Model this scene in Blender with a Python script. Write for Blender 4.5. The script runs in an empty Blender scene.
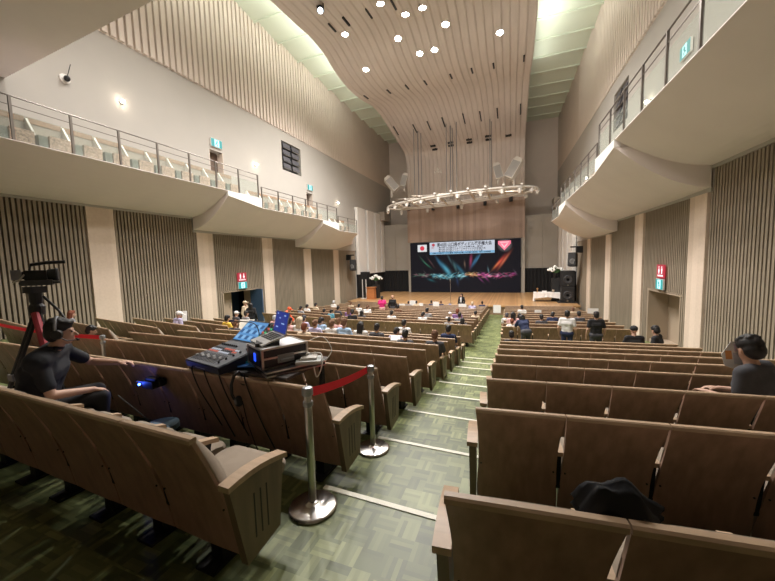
import bpy, math, random
from math import sin, cos, pi, radians
from mathutils import Vector, Matrix
random.seed(7)
SC = bpy.context.scene
COL = SC.collection
ZO = 5.8                                   # hall datum: every height below is measured from the eye, lifted at the end

# ------------------------------------------------------------------ camera
F, W, H, CX, CY = 337.0, 775, 581, 387.5, 290.5
_v = lambda px, py: Vector((px - CX, -(py - CY), -F))
ay = _v(515, 258).normalized()
ax = -_v(-500, 287); ax = (ax - ax.dot(ay) * ay).normalized()
az = ax.cross(ay)
RW = Matrix((ax, ay, az))                  # world = RW @ camera vector
cam_data = bpy.data.cameras.new('camera')
cam_data.sensor_width = 36.0
cam_data.lens = 36.0 * F / W
cam_data.clip_end = 200
cam = bpy.data.objects.new('camera', cam_data)
COL.objects.link(cam)
cam.matrix_world = RW.to_4x4()
SC.camera = cam
def ray(px, py): return RW @ _v(px, py)
def proj(p):
    v = RW.transposed() @ Vector(p)
    return (CX + F * v.x / -v.z, CY - F * v.y / -v.z, -v.z) if v.z < 0 else (-9999, -9999, 1)

# ------------------------------------------------------------------ view, world, exposure
SC.view_settings.view_transform = 'Standard'
SC.view_settings.look = 'None'
SC.view_settings.gamma = 1.0
SC.view_settings.exposure = 0.05
SC.view_settings.use_curve_mapping = False
wd = bpy.data.worlds.new('world'); SC.world = wd; wd.use_nodes = True
wd.node_tree.nodes['Background'].inputs[0].default_value = (0.9, 0.85, 0.8, 1)
wd.node_tree.nodes['Background'].inputs[1].default_value = 0.0

P_SPOT = 2100.0
P_COVE = 420.0
P_SCONCE = 3.0
P_STAGE = 240.0
P_FILL_SPOT = 1000.0
P_REAR = 0.6
WARM = (1.0, 0.95, 0.91)

def add_light(kind, name, loc, power, color=WARM, rot=None, **kw):
    l = bpy.data.lights.new(name, kind); l.energy = power; l.color = color
    for k, v in kw.items(): setattr(l, k, v)
    o = bpy.data.objects.new(name, l); COL.objects.link(o); o.location = loc
    if rot: o.rotation_euler = rot
    return o

# ------------------------------------------------------------------ hall reference lines
XL = -14.9
def xr(y): return 5.65 - 0.034 * y
def S(side, d, y):                         # point d metres inside the left / right wall
    return XL + d if side < 0 else xr(y) - d

# canopy length profile (y, z)
PROF = [(-4, 11.6), (2, 11.9), (6, 12.3), (10, 12.8), (13, 13.1), (15, 13.25), (17, 13.42), (18.9, 13.56), (20.2, 13.38), (21.3, 13.04),
        (22.5, 12.84), (24, 12.8), (25.8, 13.0), (28.2, 13.4), (30.4, 13.28), (32.5, 12.84), (35, 12.4), (36.7, 12.05), (37.4, 11.4), (37.65, 10.2), (37.7, 8.2), (37.7, 6.0)]
def catmull(P, n):
    out = []
    for i in range(len(P) - 1):
        p0 = P[max(i - 1, 0)]; p1 = P[i]; p2 = P[i + 1]; p3 = P[min(i + 2, len(P) - 1)]
        for k in range(n):
            t = k / n
            out.append(tuple(0.5 * (2 * b + (c - a) * t + (2 * a - 5 * b + 4 * c - d) * t * t + (3 * b - a - 3 * c + d) * t ** 3) for a, b, c, d in zip(p0, p1, p2, p3)))
    out.append(P[-1]); return out
CPROF = catmull(PROF, 5)
CXL = -11.5
def cxr(y): return 1.3 - 0.0105 * y
def canopy_hit(px, py):
    r = ray(px, py)
    best = None
    for (y0, z0), (y1, z1) in zip(CPROF, CPROF[1:]):
        f0 = z0 - r.z / r.y * y0; f1 = z1 - r.z / r.y * y1
        if y0 > 1 and f0 * f1 <= 0 and f0 != f1:
            t = f0 / (f0 - f1); y = y0 + (y1 - y0) * t; z = z0 + (z1 - z0) * t
            best = (Vector((r.x / r.y * y, y, z)), Vector((0, y1 - y0, z1 - z0)).normalized()); break
    return best
SPOTS = [(345, 32.5), (366, 68), (398, 37), (405.4, 12.4), (422.5, 5.7), (445.6, 22.8), (419.8, 52), (434.6, 48.3), (380.5, 1.5), (499.8, 31)]
spot_pts = [canopy_hit(*s) for s in SPOTS]
for x, y in ((-9.5, 10.5), (-6.5, 9.5), (-3.8, 10.5), (-1.0, 9.5), (-8.2, 6.0), (-2.2, 5.5)):
    z = min(CPROF, key=lambda q: abs(q[0] - y))[1]
    spot_pts.append((Vector((x, y, z)), Vector((0, 1, 0.08)).normalized()))
for p, t in spot_pts:
    add_light('SPOT', 'downlight_beam', (p.x, p.y, p.z - 0.22), P_SPOT, spot_size=radians(146), spot_blend=1.0, shadow_soft_size=0.12)
# cove strips on top of the canopy edges
for sx, x in ((-1, CXL - 0.25), (1, 1.45)):
    for y in (9.5, 15.5, 21.5, 25.5):
        add_light('AREA', 'cove_strip', (x, y, 13.75 if y > 12 else 13.4), P_COVE / 4 * (0.5 if y > 25 else 1), (1.0, 0.99, 0.90), (0, radians(180 + sx * 58), 0), shape='RECTANGLE', size=0.15, size_y=6.4)
for x in (-11, -8, -5, -2, 1, 3.5):            # unseen fill spots added above the rear balcony to lift the back wall
    d_ = Vector((-5.0 + (x + 4) * 0.9, 38, 5.5)) - Vector((x, 6.4, 8.0))
    add_light('SPOT', 'fill_spot', (x, 6.4, 8.0), P_FILL_SPOT, rot=d_.to_track_quat('-Z', 'Y').to_euler(), spot_size=radians(64), spot_blend=1.0, shadow_soft_size=0.15)
# stage wash hanging from the lighting frame, then unseen fill points under the rear balcony
for x in (-9.5, -6.5, -3.5, -0.5):
    add_light('SPOT', 'stage_wash', (x, 31.5, 6.5), P_STAGE, (1.0, 0.86, 0.70), (radians(8), 0, 0), spot_size=radians(120), spot_blend=0.8, shadow_soft_size=0.2)
for x in (-9, -3, 2):
    add_light('POINT', 'rear_lamp', (x, -1.5, 5.7), P_REAR, shadow_soft_size=0.25)

# ------------------------------------------------------------------ materials
MATS = {}
def mat(name, col=(0.5, 0.5, 0.5), rough=0.6, metal=0.0, var=0.0, vscale=3.0, stretch=(1, 1, 1), spec=0.5, emit=None, estr=0.0, bump=0.0, bscale=60.0, alpha=None, coat=0.0):
    if name in MATS: return MATS[name]
    m = bpy.data.materials.new(name); m.use_nodes = True
    nt = m.node_tree; b = nt.nodes['Principled BSDF']
    b.inputs['Base Color'].default_value = (*col, 1)
    b.inputs['Roughness'].default_value = rough
    b.inputs['Metallic'].default_value = metal
    b.inputs['Specular IOR Level'].default_value = spec
    b.inputs['Coat Weight'].default_value = coat
    tc = nt.nodes.new('ShaderNodeTexCoord')
    if var:
        mp = nt.nodes.new('ShaderNodeMapping'); mp.inputs['Scale'].default_value = stretch
        nz = nt.nodes.new('ShaderNodeTexNoise'); nz.inputs['Scale'].default_value = vscale; nz.inputs['Detail'].default_value = 5
        rp = nt.nodes.new('ShaderNodeValToRGB')
        rp.color_ramp.elements[0].position = 0.3; rp.color_ramp.elements[1].position = 0.7
        rp.color_ramp.elements[0].color = (*[c * (1 - var) for c in col], 1)
        rp.color_ramp.elements[1].color = (*[min(1, c * (1 + var)) for c in col], 1)
        nt.links.new(tc.outputs['Object'], mp.inputs[0]); nt.links.new(mp.outputs[0], nz.inputs['Vector'])
        nt.links.new(nz.outputs['Fac'], rp.inputs[0]); nt.links.new(rp.outputs[0], b.inputs['Base Color'])
    if bump:
        n2 = nt.nodes.new('ShaderNodeTexNoise'); n2.inputs['Scale'].default_value = bscale
        bp = nt.nodes.new('ShaderNodeBump'); bp.inputs['Strength'].default_value = bump
        nt.links.new(tc.outputs['Object'], n2.inputs['Vector']); nt.links.new(n2.outputs['Fac'], bp.inputs['Height']); nt.links.new(bp.outputs[0], b.inputs['Normal'])
    if emit:
        b.inputs['Emission Color'].default_value = (*emit, 1); b.inputs['Emission Strength'].default_value = estr
    if alpha is not None:
        b.inputs['Alpha'].default_value = alpha
    MATS[name] = m; return m

def planks(name, c1, c2, wid, axis='X', rough=0.5, grain=14.0):
    """boards of a given width across one object axis, each with its own tone and a long grain"""
    if name in MATS: return MATS[name]
    m = bpy.data.materials.new(name); m.use_nodes = True; nt = m.node_tree; b = nt.nodes['Principled BSDF']
    b.inputs['Roughness'].default_value = rough
    N = nt.nodes.new; L = nt.links.new
    tc = N('ShaderNodeTexCoord'); sp = N('ShaderNodeSeparateXYZ'); L(tc.outputs['Object'], sp.inputs[0])
    d = N('ShaderNodeMath'); d.operation = 'DIVIDE'; d.inputs[1].default_value = wid; L(sp.outputs[axis], d.inputs[0])
    fl = N('ShaderNodeMath'); fl.operation = 'FLOOR'; L(d.outputs[0], fl.inputs[0])
    wn = N('ShaderNodeTexWhiteNoise'); wn.noise_dimensions = '1D'; L(fl.outputs[0], wn.inputs['W'])
    mp = N('ShaderNodeMapping'); mp.inputs['Scale'].default_value = (8, 8, 0.5) if axis != 'Y' else (0.5, 8, 8)
    L(tc.outputs['Object'], mp.inputs[0])
    nz = N('ShaderNodeTexNoise'); nz.inputs['Scale'].default_value = 1.5; nz.inputs['Detail'].default_value = 6; L(mp.outputs[0], nz.inputs['Vector'])
    ad = N('ShaderNodeMath'); ad.operation = 'ADD'; L(wn.outputs['Value'], ad.inputs[0]); L(nz.outputs['Fac'], ad.inputs[1])
    hf = N('ShaderNodeMath'); hf.operation = 'MULTIPLY'; hf.inputs[1].default_value = 0.5; L(ad.outputs[0], hf.inputs[0])
    rp = N('ShaderNodeValToRGB'); rp.color_ramp.elements[0].color = (*c1, 1); rp.color_ramp.elements[1].color = (*c2, 1)
    rp.color_ramp.elements[0].position = 0.25; rp.color_ramp.elements[1].position = 0.75
    L(hf.outputs[0], rp.inputs[0]); L(rp.outputs[0], b.inputs['Base Color'])
    MATS[name] = m; return m

def parquet(name):
    m = bpy.data.materials.new(name); m.use_nodes = True; nt = m.node_tree; b = nt.nodes['Principled BSDF']
    N = nt.nodes.new; L = nt.links.new
    def M(op, a, bb=None, v=None):
        n = N('ShaderNodeMath'); n.operation = op
        L(a, n.inputs[0])
        if bb is not None: L(bb, n.inputs[1])
        if v is not None: n.inputs[1].default_value = v
        return n.outputs[0]
    tc = N('ShaderNodeTexCoord'); sp = N('ShaderNodeSeparateXYZ'); L(tc.outputs['Object'], sp.inputs[0])
    s = 0.14
    u = M('DIVIDE', sp.outputs['X'], v=s); w = M('DIVIDE', sp.outputs['Y'], v=s)
    cu = M('FLOOR', u); cw = M('FLOOR', w)
    par = M('MODULO', M('ADD', cu, cw), v=2.0); par = M('ABSOLUTE', par)
    fu = M('FRACT', u); fw = M('FRACT', w)
    mx = N('ShaderNodeMix'); mx.data_type = 'FLOAT'; L(par, mx.inputs[0]); L(fu, mx.inputs[2]); L(fw, mx.inputs[3])
    st = M('FLOOR', M('MULTIPLY', mx.outputs[0], v=5.0))
    cb = N('ShaderNodeCombineXYZ'); L(cu, cb.inputs[0]); L(cw, cb.inputs[1]); L(st, cb.inputs[2])
    wn = N('ShaderNodeTexWhiteNoise'); wn.noise_dimensions = '3D'; L(cb.outputs[0], wn.inputs['Vector'])
    c2 = N('ShaderNodeCombineXYZ'); L(cu, c2.inputs[0]); L(cw, c2.inputs[1])
    w2 = N('ShaderNodeTexWhiteNoise'); w2.noise_dimensions = '3D'; L(c2.outputs[0], w2.inputs['Vector'])
    nz = N('ShaderNodeTexNoise'); nz.inputs['Scale'].default_value = 1.3; nz.inputs['Detail'].default_value = 4; L(tc.outputs['Object'], nz.inputs['Vector'])
    v = M('ADD', M('MULTIPLY', wn.outputs['Value'], v=0.36), M('MULTIPLY', w2.outputs['Value'], v=0.26))
    v = M('ADD', v, M('MULTIPLY', nz.outputs['Fac'], v=0.5))
    rp = N('ShaderNodeValToRGB'); e = rp.color_ramp.elements
    e[0].position = 0.25; e[0].color = (0.055, 0.072, 0.026, 1); e[1].position = 0.9; e[1].color = (0.27, 0.30, 0.13, 1)
    k = e.new(0.55); k.color = (0.115, 0.140, 0.052, 1)
    L(v, rp.inputs[0]); L(rp.outputs[0], b.inputs['Base Color'])
    b.inputs['Roughness'].default_value = 0.42
    MATS[name] = m; return m

M_SEATWOOD = mat('seat_back_veneer', (0.38, 0.232, 0.165), 0.42, var=0.22, vscale=2.5, stretch=(6, 6, 1.2))
M_RAIL = mat('seat_rail_wood', (0.50, 0.355, 0.235), 0.4, var=0.12, vscale=4, stretch=(2, 8, 8))
M_CUSH = mat('beige_fabric', (0.33, 0.27, 0.21), 0.95, var=0.08, vscale=9, bump=0.25, bscale=250)
M_DARK = mat('black_steel', (0.007, 0.007, 0.008), 0.6)
M_PANELWOOD = mat('end_panel_veneer', (0.205, 0.150, 0.095), 0.45, var=0.18, vscale=2.2, stretch=(8, 8, 1))
M_WHITEWALL = mat('white_plaster', (0.45, 0.425, 0.385), 0.9, var=0.015, vscale=1.2)
M_BEIGEWALL = mat('beige_plaster', (0.66, 0.575, 0.495), 0.9, var=0.03, vscale=0.7)
M_SOFFIT = mat('soffit_plaster', (0.86, 0.79, 0.76), 0.9, var=0.02, vscale=1.0)
M_CEIL = mat('pale_green_ceiling', (0.66, 0.73, 0.61), 0.85)
M_CANOPY = mat('canopy_boards', (0.62, 0.55, 0.495), 0.7, var=0.05, vscale=1.2, stretch=(4, 0.5, 1))
M_SLAT = mat('grey_brown_slats', (0.30, 0.25, 0.185), 0.7, var=0.14, vscale=2, stretch=(4, 4, 0.4))
M_SLATBACK = mat('slat_backing', (0.035, 0.028, 0.026), 0.9)
M_TOPSLAT = mat('upper_beige_slats', (0.68, 0.595, 0.52), 0.85)
M_COLUMN = planks('column_boards', (0.66, 0.54, 0.43), (0.80, 0.67, 0.55), 0.3, 'Y', 0.7)
M_HEADER = planks('header_boards', (0.265, 0.18, 0.13), (0.37, 0.26, 0.195), 0.35, 'X', 0.5)
M_FLOOR = parquet('green_parquet')
M_NOSING = mat('white_nosing', (0.80, 0.78, 0.66), 0.5)
M_STAGE = planks('stage_boards', (0.42, 0.235, 0.105), (0.60, 0.36, 0.17), 0.12, 'X', 0.3)
M_STAGEFRONT = mat('stage_front_wood', (0.24, 0.155, 0.09), 0.5, var=0.12, vscale=3, stretch=(1, 1, 6))
M_GREYPANEL = mat('grey_shell_panel', (0.34, 0.31, 0.265), 0.8)
M_CURTAIN = mat('black_curtain', (0.008, 0.008, 0.009), 0.95)
M_METAL = mat('brushed_steel', (0.56, 0.55, 0.52), 0.28, 1.0)
M_RAILMETAL = mat('rail_metal', (0.20, 0.18, 0.16), 0.4, 0.8)
M_WHITE = mat('white_paint', (0.78, 0.75, 0.70), 0.5)
M_BLACK = mat('matte_black', (0.015, 0.015, 0.016), 0.5)
M_GREY = mat('mid_grey', (0.22, 0.22, 0.22), 0.5)
M_RED = mat('red_webbing', (0.95, 0.015, 0.04), 0.75)
M_PAPER = mat('white_paper', (0.86, 0.86, 0.84), 0.7)
M_DOORBROWN = mat('door_brown', (0.40, 0.32, 0.235), 0.6)
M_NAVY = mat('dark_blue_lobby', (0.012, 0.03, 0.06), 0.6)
def glass():
    m = bpy.data.materials.new('balustrade_glass'); m.use_nodes = True; nt = m.node_tree
    for n in list(nt.nodes): nt.nodes.remove(n)
    o = nt.nodes.new('ShaderNodeOutputMaterial'); t = nt.nodes.new('ShaderNodeBsdfTransparent'); t.inputs[0].default_value = (0.92, 0.95, 0.93, 1)
    g = nt.nodes.new('ShaderNodeBsdfGlossy'); g.inputs['Roughness'].default_value = 0.02; d = nt.nodes.new('ShaderNodeBsdfDiffuse'); d.inputs[0].default_value = (0.85, 0.88, 0.82, 1)
    fr = nt.nodes.new('ShaderNodeFresnel'); fr.inputs[0].default_value = 1.12
    m1 = nt.nodes.new('ShaderNodeMixShader'); m2 = nt.nodes.new('ShaderNodeMixShader'); m1.inputs[0].default_value = 0.07
    nt.links.new(t.outputs[0], m1.inputs[1]); nt.links.new(d.outputs[0], m1.inputs[2])
    m2.inputs[0].default_value = 0.05; nt.links.new(m1.outputs[0], m2.inputs[1]); nt.links.new(g.outputs[0], m2.inputs[2]); nt.links.new(m2.outputs[0], o.inputs[0])
    return m
M_GLASS = glass()
def emis(name, col, s): return mat(name, (0.02, 0.02, 0.02), 0.5, emit=col, estr=s)

# ------------------------------------------------------------------ mesh builder
class MB:
    def __init__(s): s.v = []; s.f = []; s.m = []
    def add(s, vs, fs, m=0, T=None):
        o = len(s.v)
        s.v += [tuple(T @ Vector(p)) for p in vs] if T is not None else [tuple(p) for p in vs]
        for f in fs: s.f.append(tuple(i + o for i in f)); s.m.append(m)
        return s
    def hexa(s, p, m=0):                   # 8 corners: bottom 4 (ccw), top 4
        return s.add(p, [(3, 2, 1, 0), (4, 5, 6, 7), (0, 1, 5, 4), (1, 2, 6, 5), (2, 3, 7, 6), (3, 0, 4, 7)], m)
    def box(s, x0, x1, y0, y1, z0, z1, m=0, T=None):
        vs = [(x0, y0, z0), (x1, y0, z0), (x1, y1, z0), (x0, y1, z0), (x0, y0, z1), (x1, y0, z1), (x1, y1, z1), (x0, y1, z1)]
        return s.add(vs, [(3, 2, 1, 0), (4, 5, 6, 7), (0, 1, 5, 4), (1, 2, 6, 5), (2, 3, 7, 6), (3, 0, 4, 7)], m, T)
    def wall(s, side, d0, d1, y0, y1, z0, z1, m=0):
        a = [(S(side, d0, y0), y0), (S(side, d1, y0), y0), (S(side, d1, y1), y1), (S(side, d0, y1), y1)]
        if side > 0: a = a[::-1]
        return s.hexa([(x, y, z0) for x, y in a] + [(x, y, z1) for x, y in a], m)
    def tube(s, pts, r, n=8, m=0, cap=True, T=None):
        pts = [Vector(p) for p in pts]; rs = r if isinstance(r, (list, tuple)) else [r] * len(pts)
        vs = []; fs = []
        up = None
        for i, p in enumerate(pts):
            t = (pts[min(i + 1, len(pts) - 1)] - pts[max(i - 1, 0)])
            t = t.normalized() if t.length > 1e-9 else Vector((0, 0, 1))
            if up is None:
                up = Vector((0, 0, 1)) if abs(t.z) < 0.9 else Vector((1, 0, 0))
            u = (up - up.dot(t) * t).normalized(); w = t.cross(u); up = u
            for k in range(n):
                a = 2 * pi * k / n; vs.append(p + rs[i] * (cos(a) * u + sin(a) * w))
        for i in range(len(pts) - 1):
            for k in range(n):
                a = i * n + k; b = i * n + (k + 1) % n
                fs.append((a, b, b + n, a + n))
        if cap: fs.append(tuple(range(n - 1, -1, -1))); fs.append(tuple(range((len(pts) - 1) * n, len(pts) * n)))
        return s.add(vs, fs, m, T)
    def lathe(s, prof, n=24, m=0, T=None):
        vs = []; fs = []
        for r, z in prof:
            for k in range(n): a = 2 * pi * k / n; vs.append((r * cos(a), r * sin(a), z))
        for i in range(len(prof) - 1):
            for k in range(n): a = i * n + k; b = i * n + (k + 1) % n; fs.append((a, b, b + n, a + n))
        fs.append(tuple(range(n - 1, -1, -1))); fs.append(tuple(range((len(prof) - 1) * n, len(prof) * n)))
        return s.add(vs, fs, m, T)
    def ball(s, c, r, n=10, m=0, T=None):
        r = r if isinstance(r, (list, tuple)) else (r, r, r); vs = []; fs = []
        for i in range(1, n):
            for k in range(2 * n): a = pi * i / n; b = pi * k / n; vs.append((c[0] + r[0] * sin(a) * cos(b), c[1] + r[1] * sin(a) * sin(b), c[2] + r[2] * cos(a)))
        for i in range(n - 2):
            for k in range(2 * n): a = i * 2 * n + k; b = i * 2 * n + (k + 1) % (2 * n); fs.append((a, a + 2 * n, b + 2 * n, b))
        t = len(vs); vs += [(c[0], c[1], c[2] + r[2]), (c[0], c[1], c[2] - r[2])]
        for k in range(2 * n): fs.append((t, k, (k + 1) % (2 * n))); q = (n - 2) * 2 * n; fs.append((t + 1, q + (k + 1) % (2 * n), q + k))
        return s.add(vs, fs, m, T)
    def prism(s, poly, a0, a1, axis='x', m=0, T=None):   # polygon in the other two axes, extruded
        n = len(poly)
        mk = {'x': lambda p, a: (a, p[0], p[1]), 'y': lambda p, a: (p[0], a, p[1]), 'z': lambda p, a: (p[0], p[1], a)}[axis]
        vs = [mk(p, a0) for p in poly] + [mk(p, a1) for p in poly]
        fs = [tuple(range(n - 1, -1, -1)), tuple(range(n, 2 * n))] + [(i, (i + 1) % n, (i + 1) % n + n, i + n) for i in range(n)]
        return s.add(vs, fs, m, T)
    def grid(s, rows, m=0):
        n = len(rows[0]); vs = [p for r in rows for p in r]; fs = []
        for i in range(len(rows) - 1):
            for k in range(n - 1): a = i * n + k; fs.append((a, a + 1, a + n + 1, a + n))
        return s.add(vs, fs, m)
    def mesh(s, name, mats, smooth=False, bevel=0):
        me = bpy.data.meshes.new(name); me.from_pydata(s.v, [], s.f)
        for mm in (mats if isinstance(mats, (list, tuple)) else [mats]): me.materials.append(mm)
        me.polygons.foreach_set('material_index', s.m)
        if smooth: me.polygons.foreach_set('use_smooth', [True] * len(s.f))
        me.update(); return me
    def build(s, name, mats, parent=None, loc=(0, 0, 0), smooth=False, bevel=0, rot=None):
        o = bpy.data.objects.new(name, s.mesh(name, mats, smooth)); COL.objects.link(o); o.location = loc
        if rot: o.rotation_euler = rot
        if parent: o.parent = parent
        if bevel:
            b = o.modifiers.new('bevel', 'BEVEL'); b.width = bevel; b.segments = 2; b.limit_method = 'ANGLE'
        if smooth:
            try:
                md = o.modifiers.new('ws', 'WEIGHTED_NORMAL')
            except Exception: pass
        return o
def obj(name, me, parent=None, loc=(0, 0, 0), rot=None, scale=None):
    o = bpy.data.objects.new(name, me); COL.objects.link(o); o.location = loc
    if rot: o.rotation_euler = rot
    if scale: o.scale = scale
    if parent: o.parent = parent
    return o
def struct(o): o['kind'] = 'structure'; return o
def tag(o, label, cat, group=None, kind=None):
    o['label'] = label; o['category'] = cat
    if group: o['group'] = group
    if kind: o['kind'] = kind
    return o
def thing(name, loc, label, cat, group=None, rz=0.0):
    o = bpy.data.objects.new(name, None); COL.objects.link(o); o.location = loc; o.rotation_euler = (0, 0, rz)
    o.empty_display_size = 0.1
    return tag(o, label, cat, group)
def Tm(loc=(0, 0, 0), rx=0, ry=0, rz=0):
    return Matrix.Translation(loc) @ Matrix.Rotation(rz, 4, 'Z') @ Matrix.Rotation(ry, 4, 'Y') @ Matrix.Rotation(rx, 4, 'X')
ORD = ['first', 'second', 'third', 'fourth', 'fifth', 'sixth', 'seventh', 'eighth', 'ninth', 'tenth', 'eleventh', 'twelfth', 'thirteenth', 'fourteenth', 'fifteenth', 'sixteenth', 'seventeenth', 'eighteenth', 'nineteenth', 'twentieth', 'twenty-first', 'twenty-second']

# ------------------------------------------------------------------ rows of seats: lines in plan
NREAR, NFRONT = 9, 12
def row_y(k): return 1.03 + 1.12 * k if k < NREAR else 13.1 + 1.05 * (k - NREAR)
def row_floor(k): return -1.69 - 0.19 * k if k < NREAR else -3.45 - 0.07 * (k - NREAR)
ANG = {'C': radians(2.5), 'L': radians(11), 'R': radians(-5)}
def aisleL(y): return -1.33 - 0.018 * y      # left edge of the aisle (ends of the middle block)
def aisleR(y): return -0.20 - 0.017 * y
def row_anchor(block, k):
    y = row_y(k)
    if block == 'C': return Vector((aisleL(y), y, row_floor(k)))
    if block == 'L': return Vector((-8.65, y + 0.41, row_floor(k)))
    return Vector((aisleR(y), y, row_floor(k)))
def row_dir(block):
    a = ANG[block]
    return Vector((-cos(a), sin(a), 0)) if block != 'R' else Vector((cos(a), -sin(a), 0))
NS = {'C': 12, 'L': 8, 'R': 8}
PITCH = {'C': 0.525, 'L': 0.505, 'R': 0.53}
def seat_pos(block, k, i):
    return row_anchor(block, k) + row_dir(block) * (i + 0.5) * PITCH[block]
def seat_rz(block): return {'C': -ANG['C'], 'L': -ANG['L'], 'R': -ANG['R']}[block]
def row_offset(x, y):                        # how far a row line bends away from the aisle line at x
    l, r = aisleL(y), aisleR(y)
    if x > r: return (x - r) * math.tan(radians(5))
    if x > l: return 0.0 + (l - x) * 0.0436
    if x > -8.15: return (l - x) * 0.0436
    return (l + 8.15) * 0.0436 + (-8.15 - x) * math.tan(radians(11))

# ------------------------------------------------------------------ floor: stepped treads
XS = [XL - 0.1, -12.5, -10.3, -8.15, -5, -1.4, -0.3, 2, 4, 5.9]
fl = MB(); nose = []
edges = []                                   # (y at aisle, z behind, z in front)
zl = row_floor(0) + 0.19 * 4
edges = [(-4.4, None, row_floor(0) + 0.76)]
for k in range(-4, NREAR): edges.append((2.09 + 1.12 * k - 0.0, row_floor(k), row_floor(k) - 0.19 if k < NREAR - 1 else -3.45))
for j in range(NFRONT): edges.append((13.1 + 1.05 * j + 0.98, row_floor(NREAR + j), row_floor(NREAR + j + 1) if j < NFRONT - 1 else -4.3))
edges.append((27.2, -4.3, None))
def eline(y):
    return [(x, y + row_offset(x, y)) for x in XS]
for a, b in zip(edges, edges[1:]):
    z = a[2]
    la = eline(a[0]); lb = eline(b[0])
    if b[2] is None: lb = [(x, 27.4) for x in XS]
    if a is edges[0]: la = [(x, -4.2) for x in XS]
    fl.grid([[(x, y, z) for x, y in la], [(x, y, z) for x, y in lb]])
    if b[2] is not None and b[1] - b[2] > 1e-4:
        fl.grid([[(x, y, b[1]) for x, y in lb], [(x, y, b[2]) for x, y in lb]])
# second skin so that the floor has thickness
fl.box(XL - 0.1, 6.0, -4.4, 27.4, -5.0, -4.75)
struct(fl.build('floor', M_FLOOR))
# white nosings on the steps of the aisle
steps = [2.09 + 1.12 * k for k in range(-1, NREAR)]
n = 0
for si, y in enumerate(steps):
    z = row_floor(si - 1)
    for (xa, xb, nm) in ((aisleL(y) + 0.02, aisleR(y) - 0.03, 'A'), (-8.58, -7.72, 'B')):
        q = MB(); ya, yb = y + row_offset(xa, y), y + row_offset(xb, y)
        q.hexa([(xa, ya - 0.03, z - 0.008), (xb, yb - 0.03, z - 0.008), (xb, yb + 0.012, z - 0.008), (xa, ya + 0.012, z - 0.008),
                (xa, ya - 0.03, z + 0.006), (xb, yb - 0.03, z + 0.006), (xb, yb + 0.012, z + 0.006), (xa, ya + 0.012, z + 0.006)])
        n += 1; struct(q.build('trim_%d' % n, M_NOSING))

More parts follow.
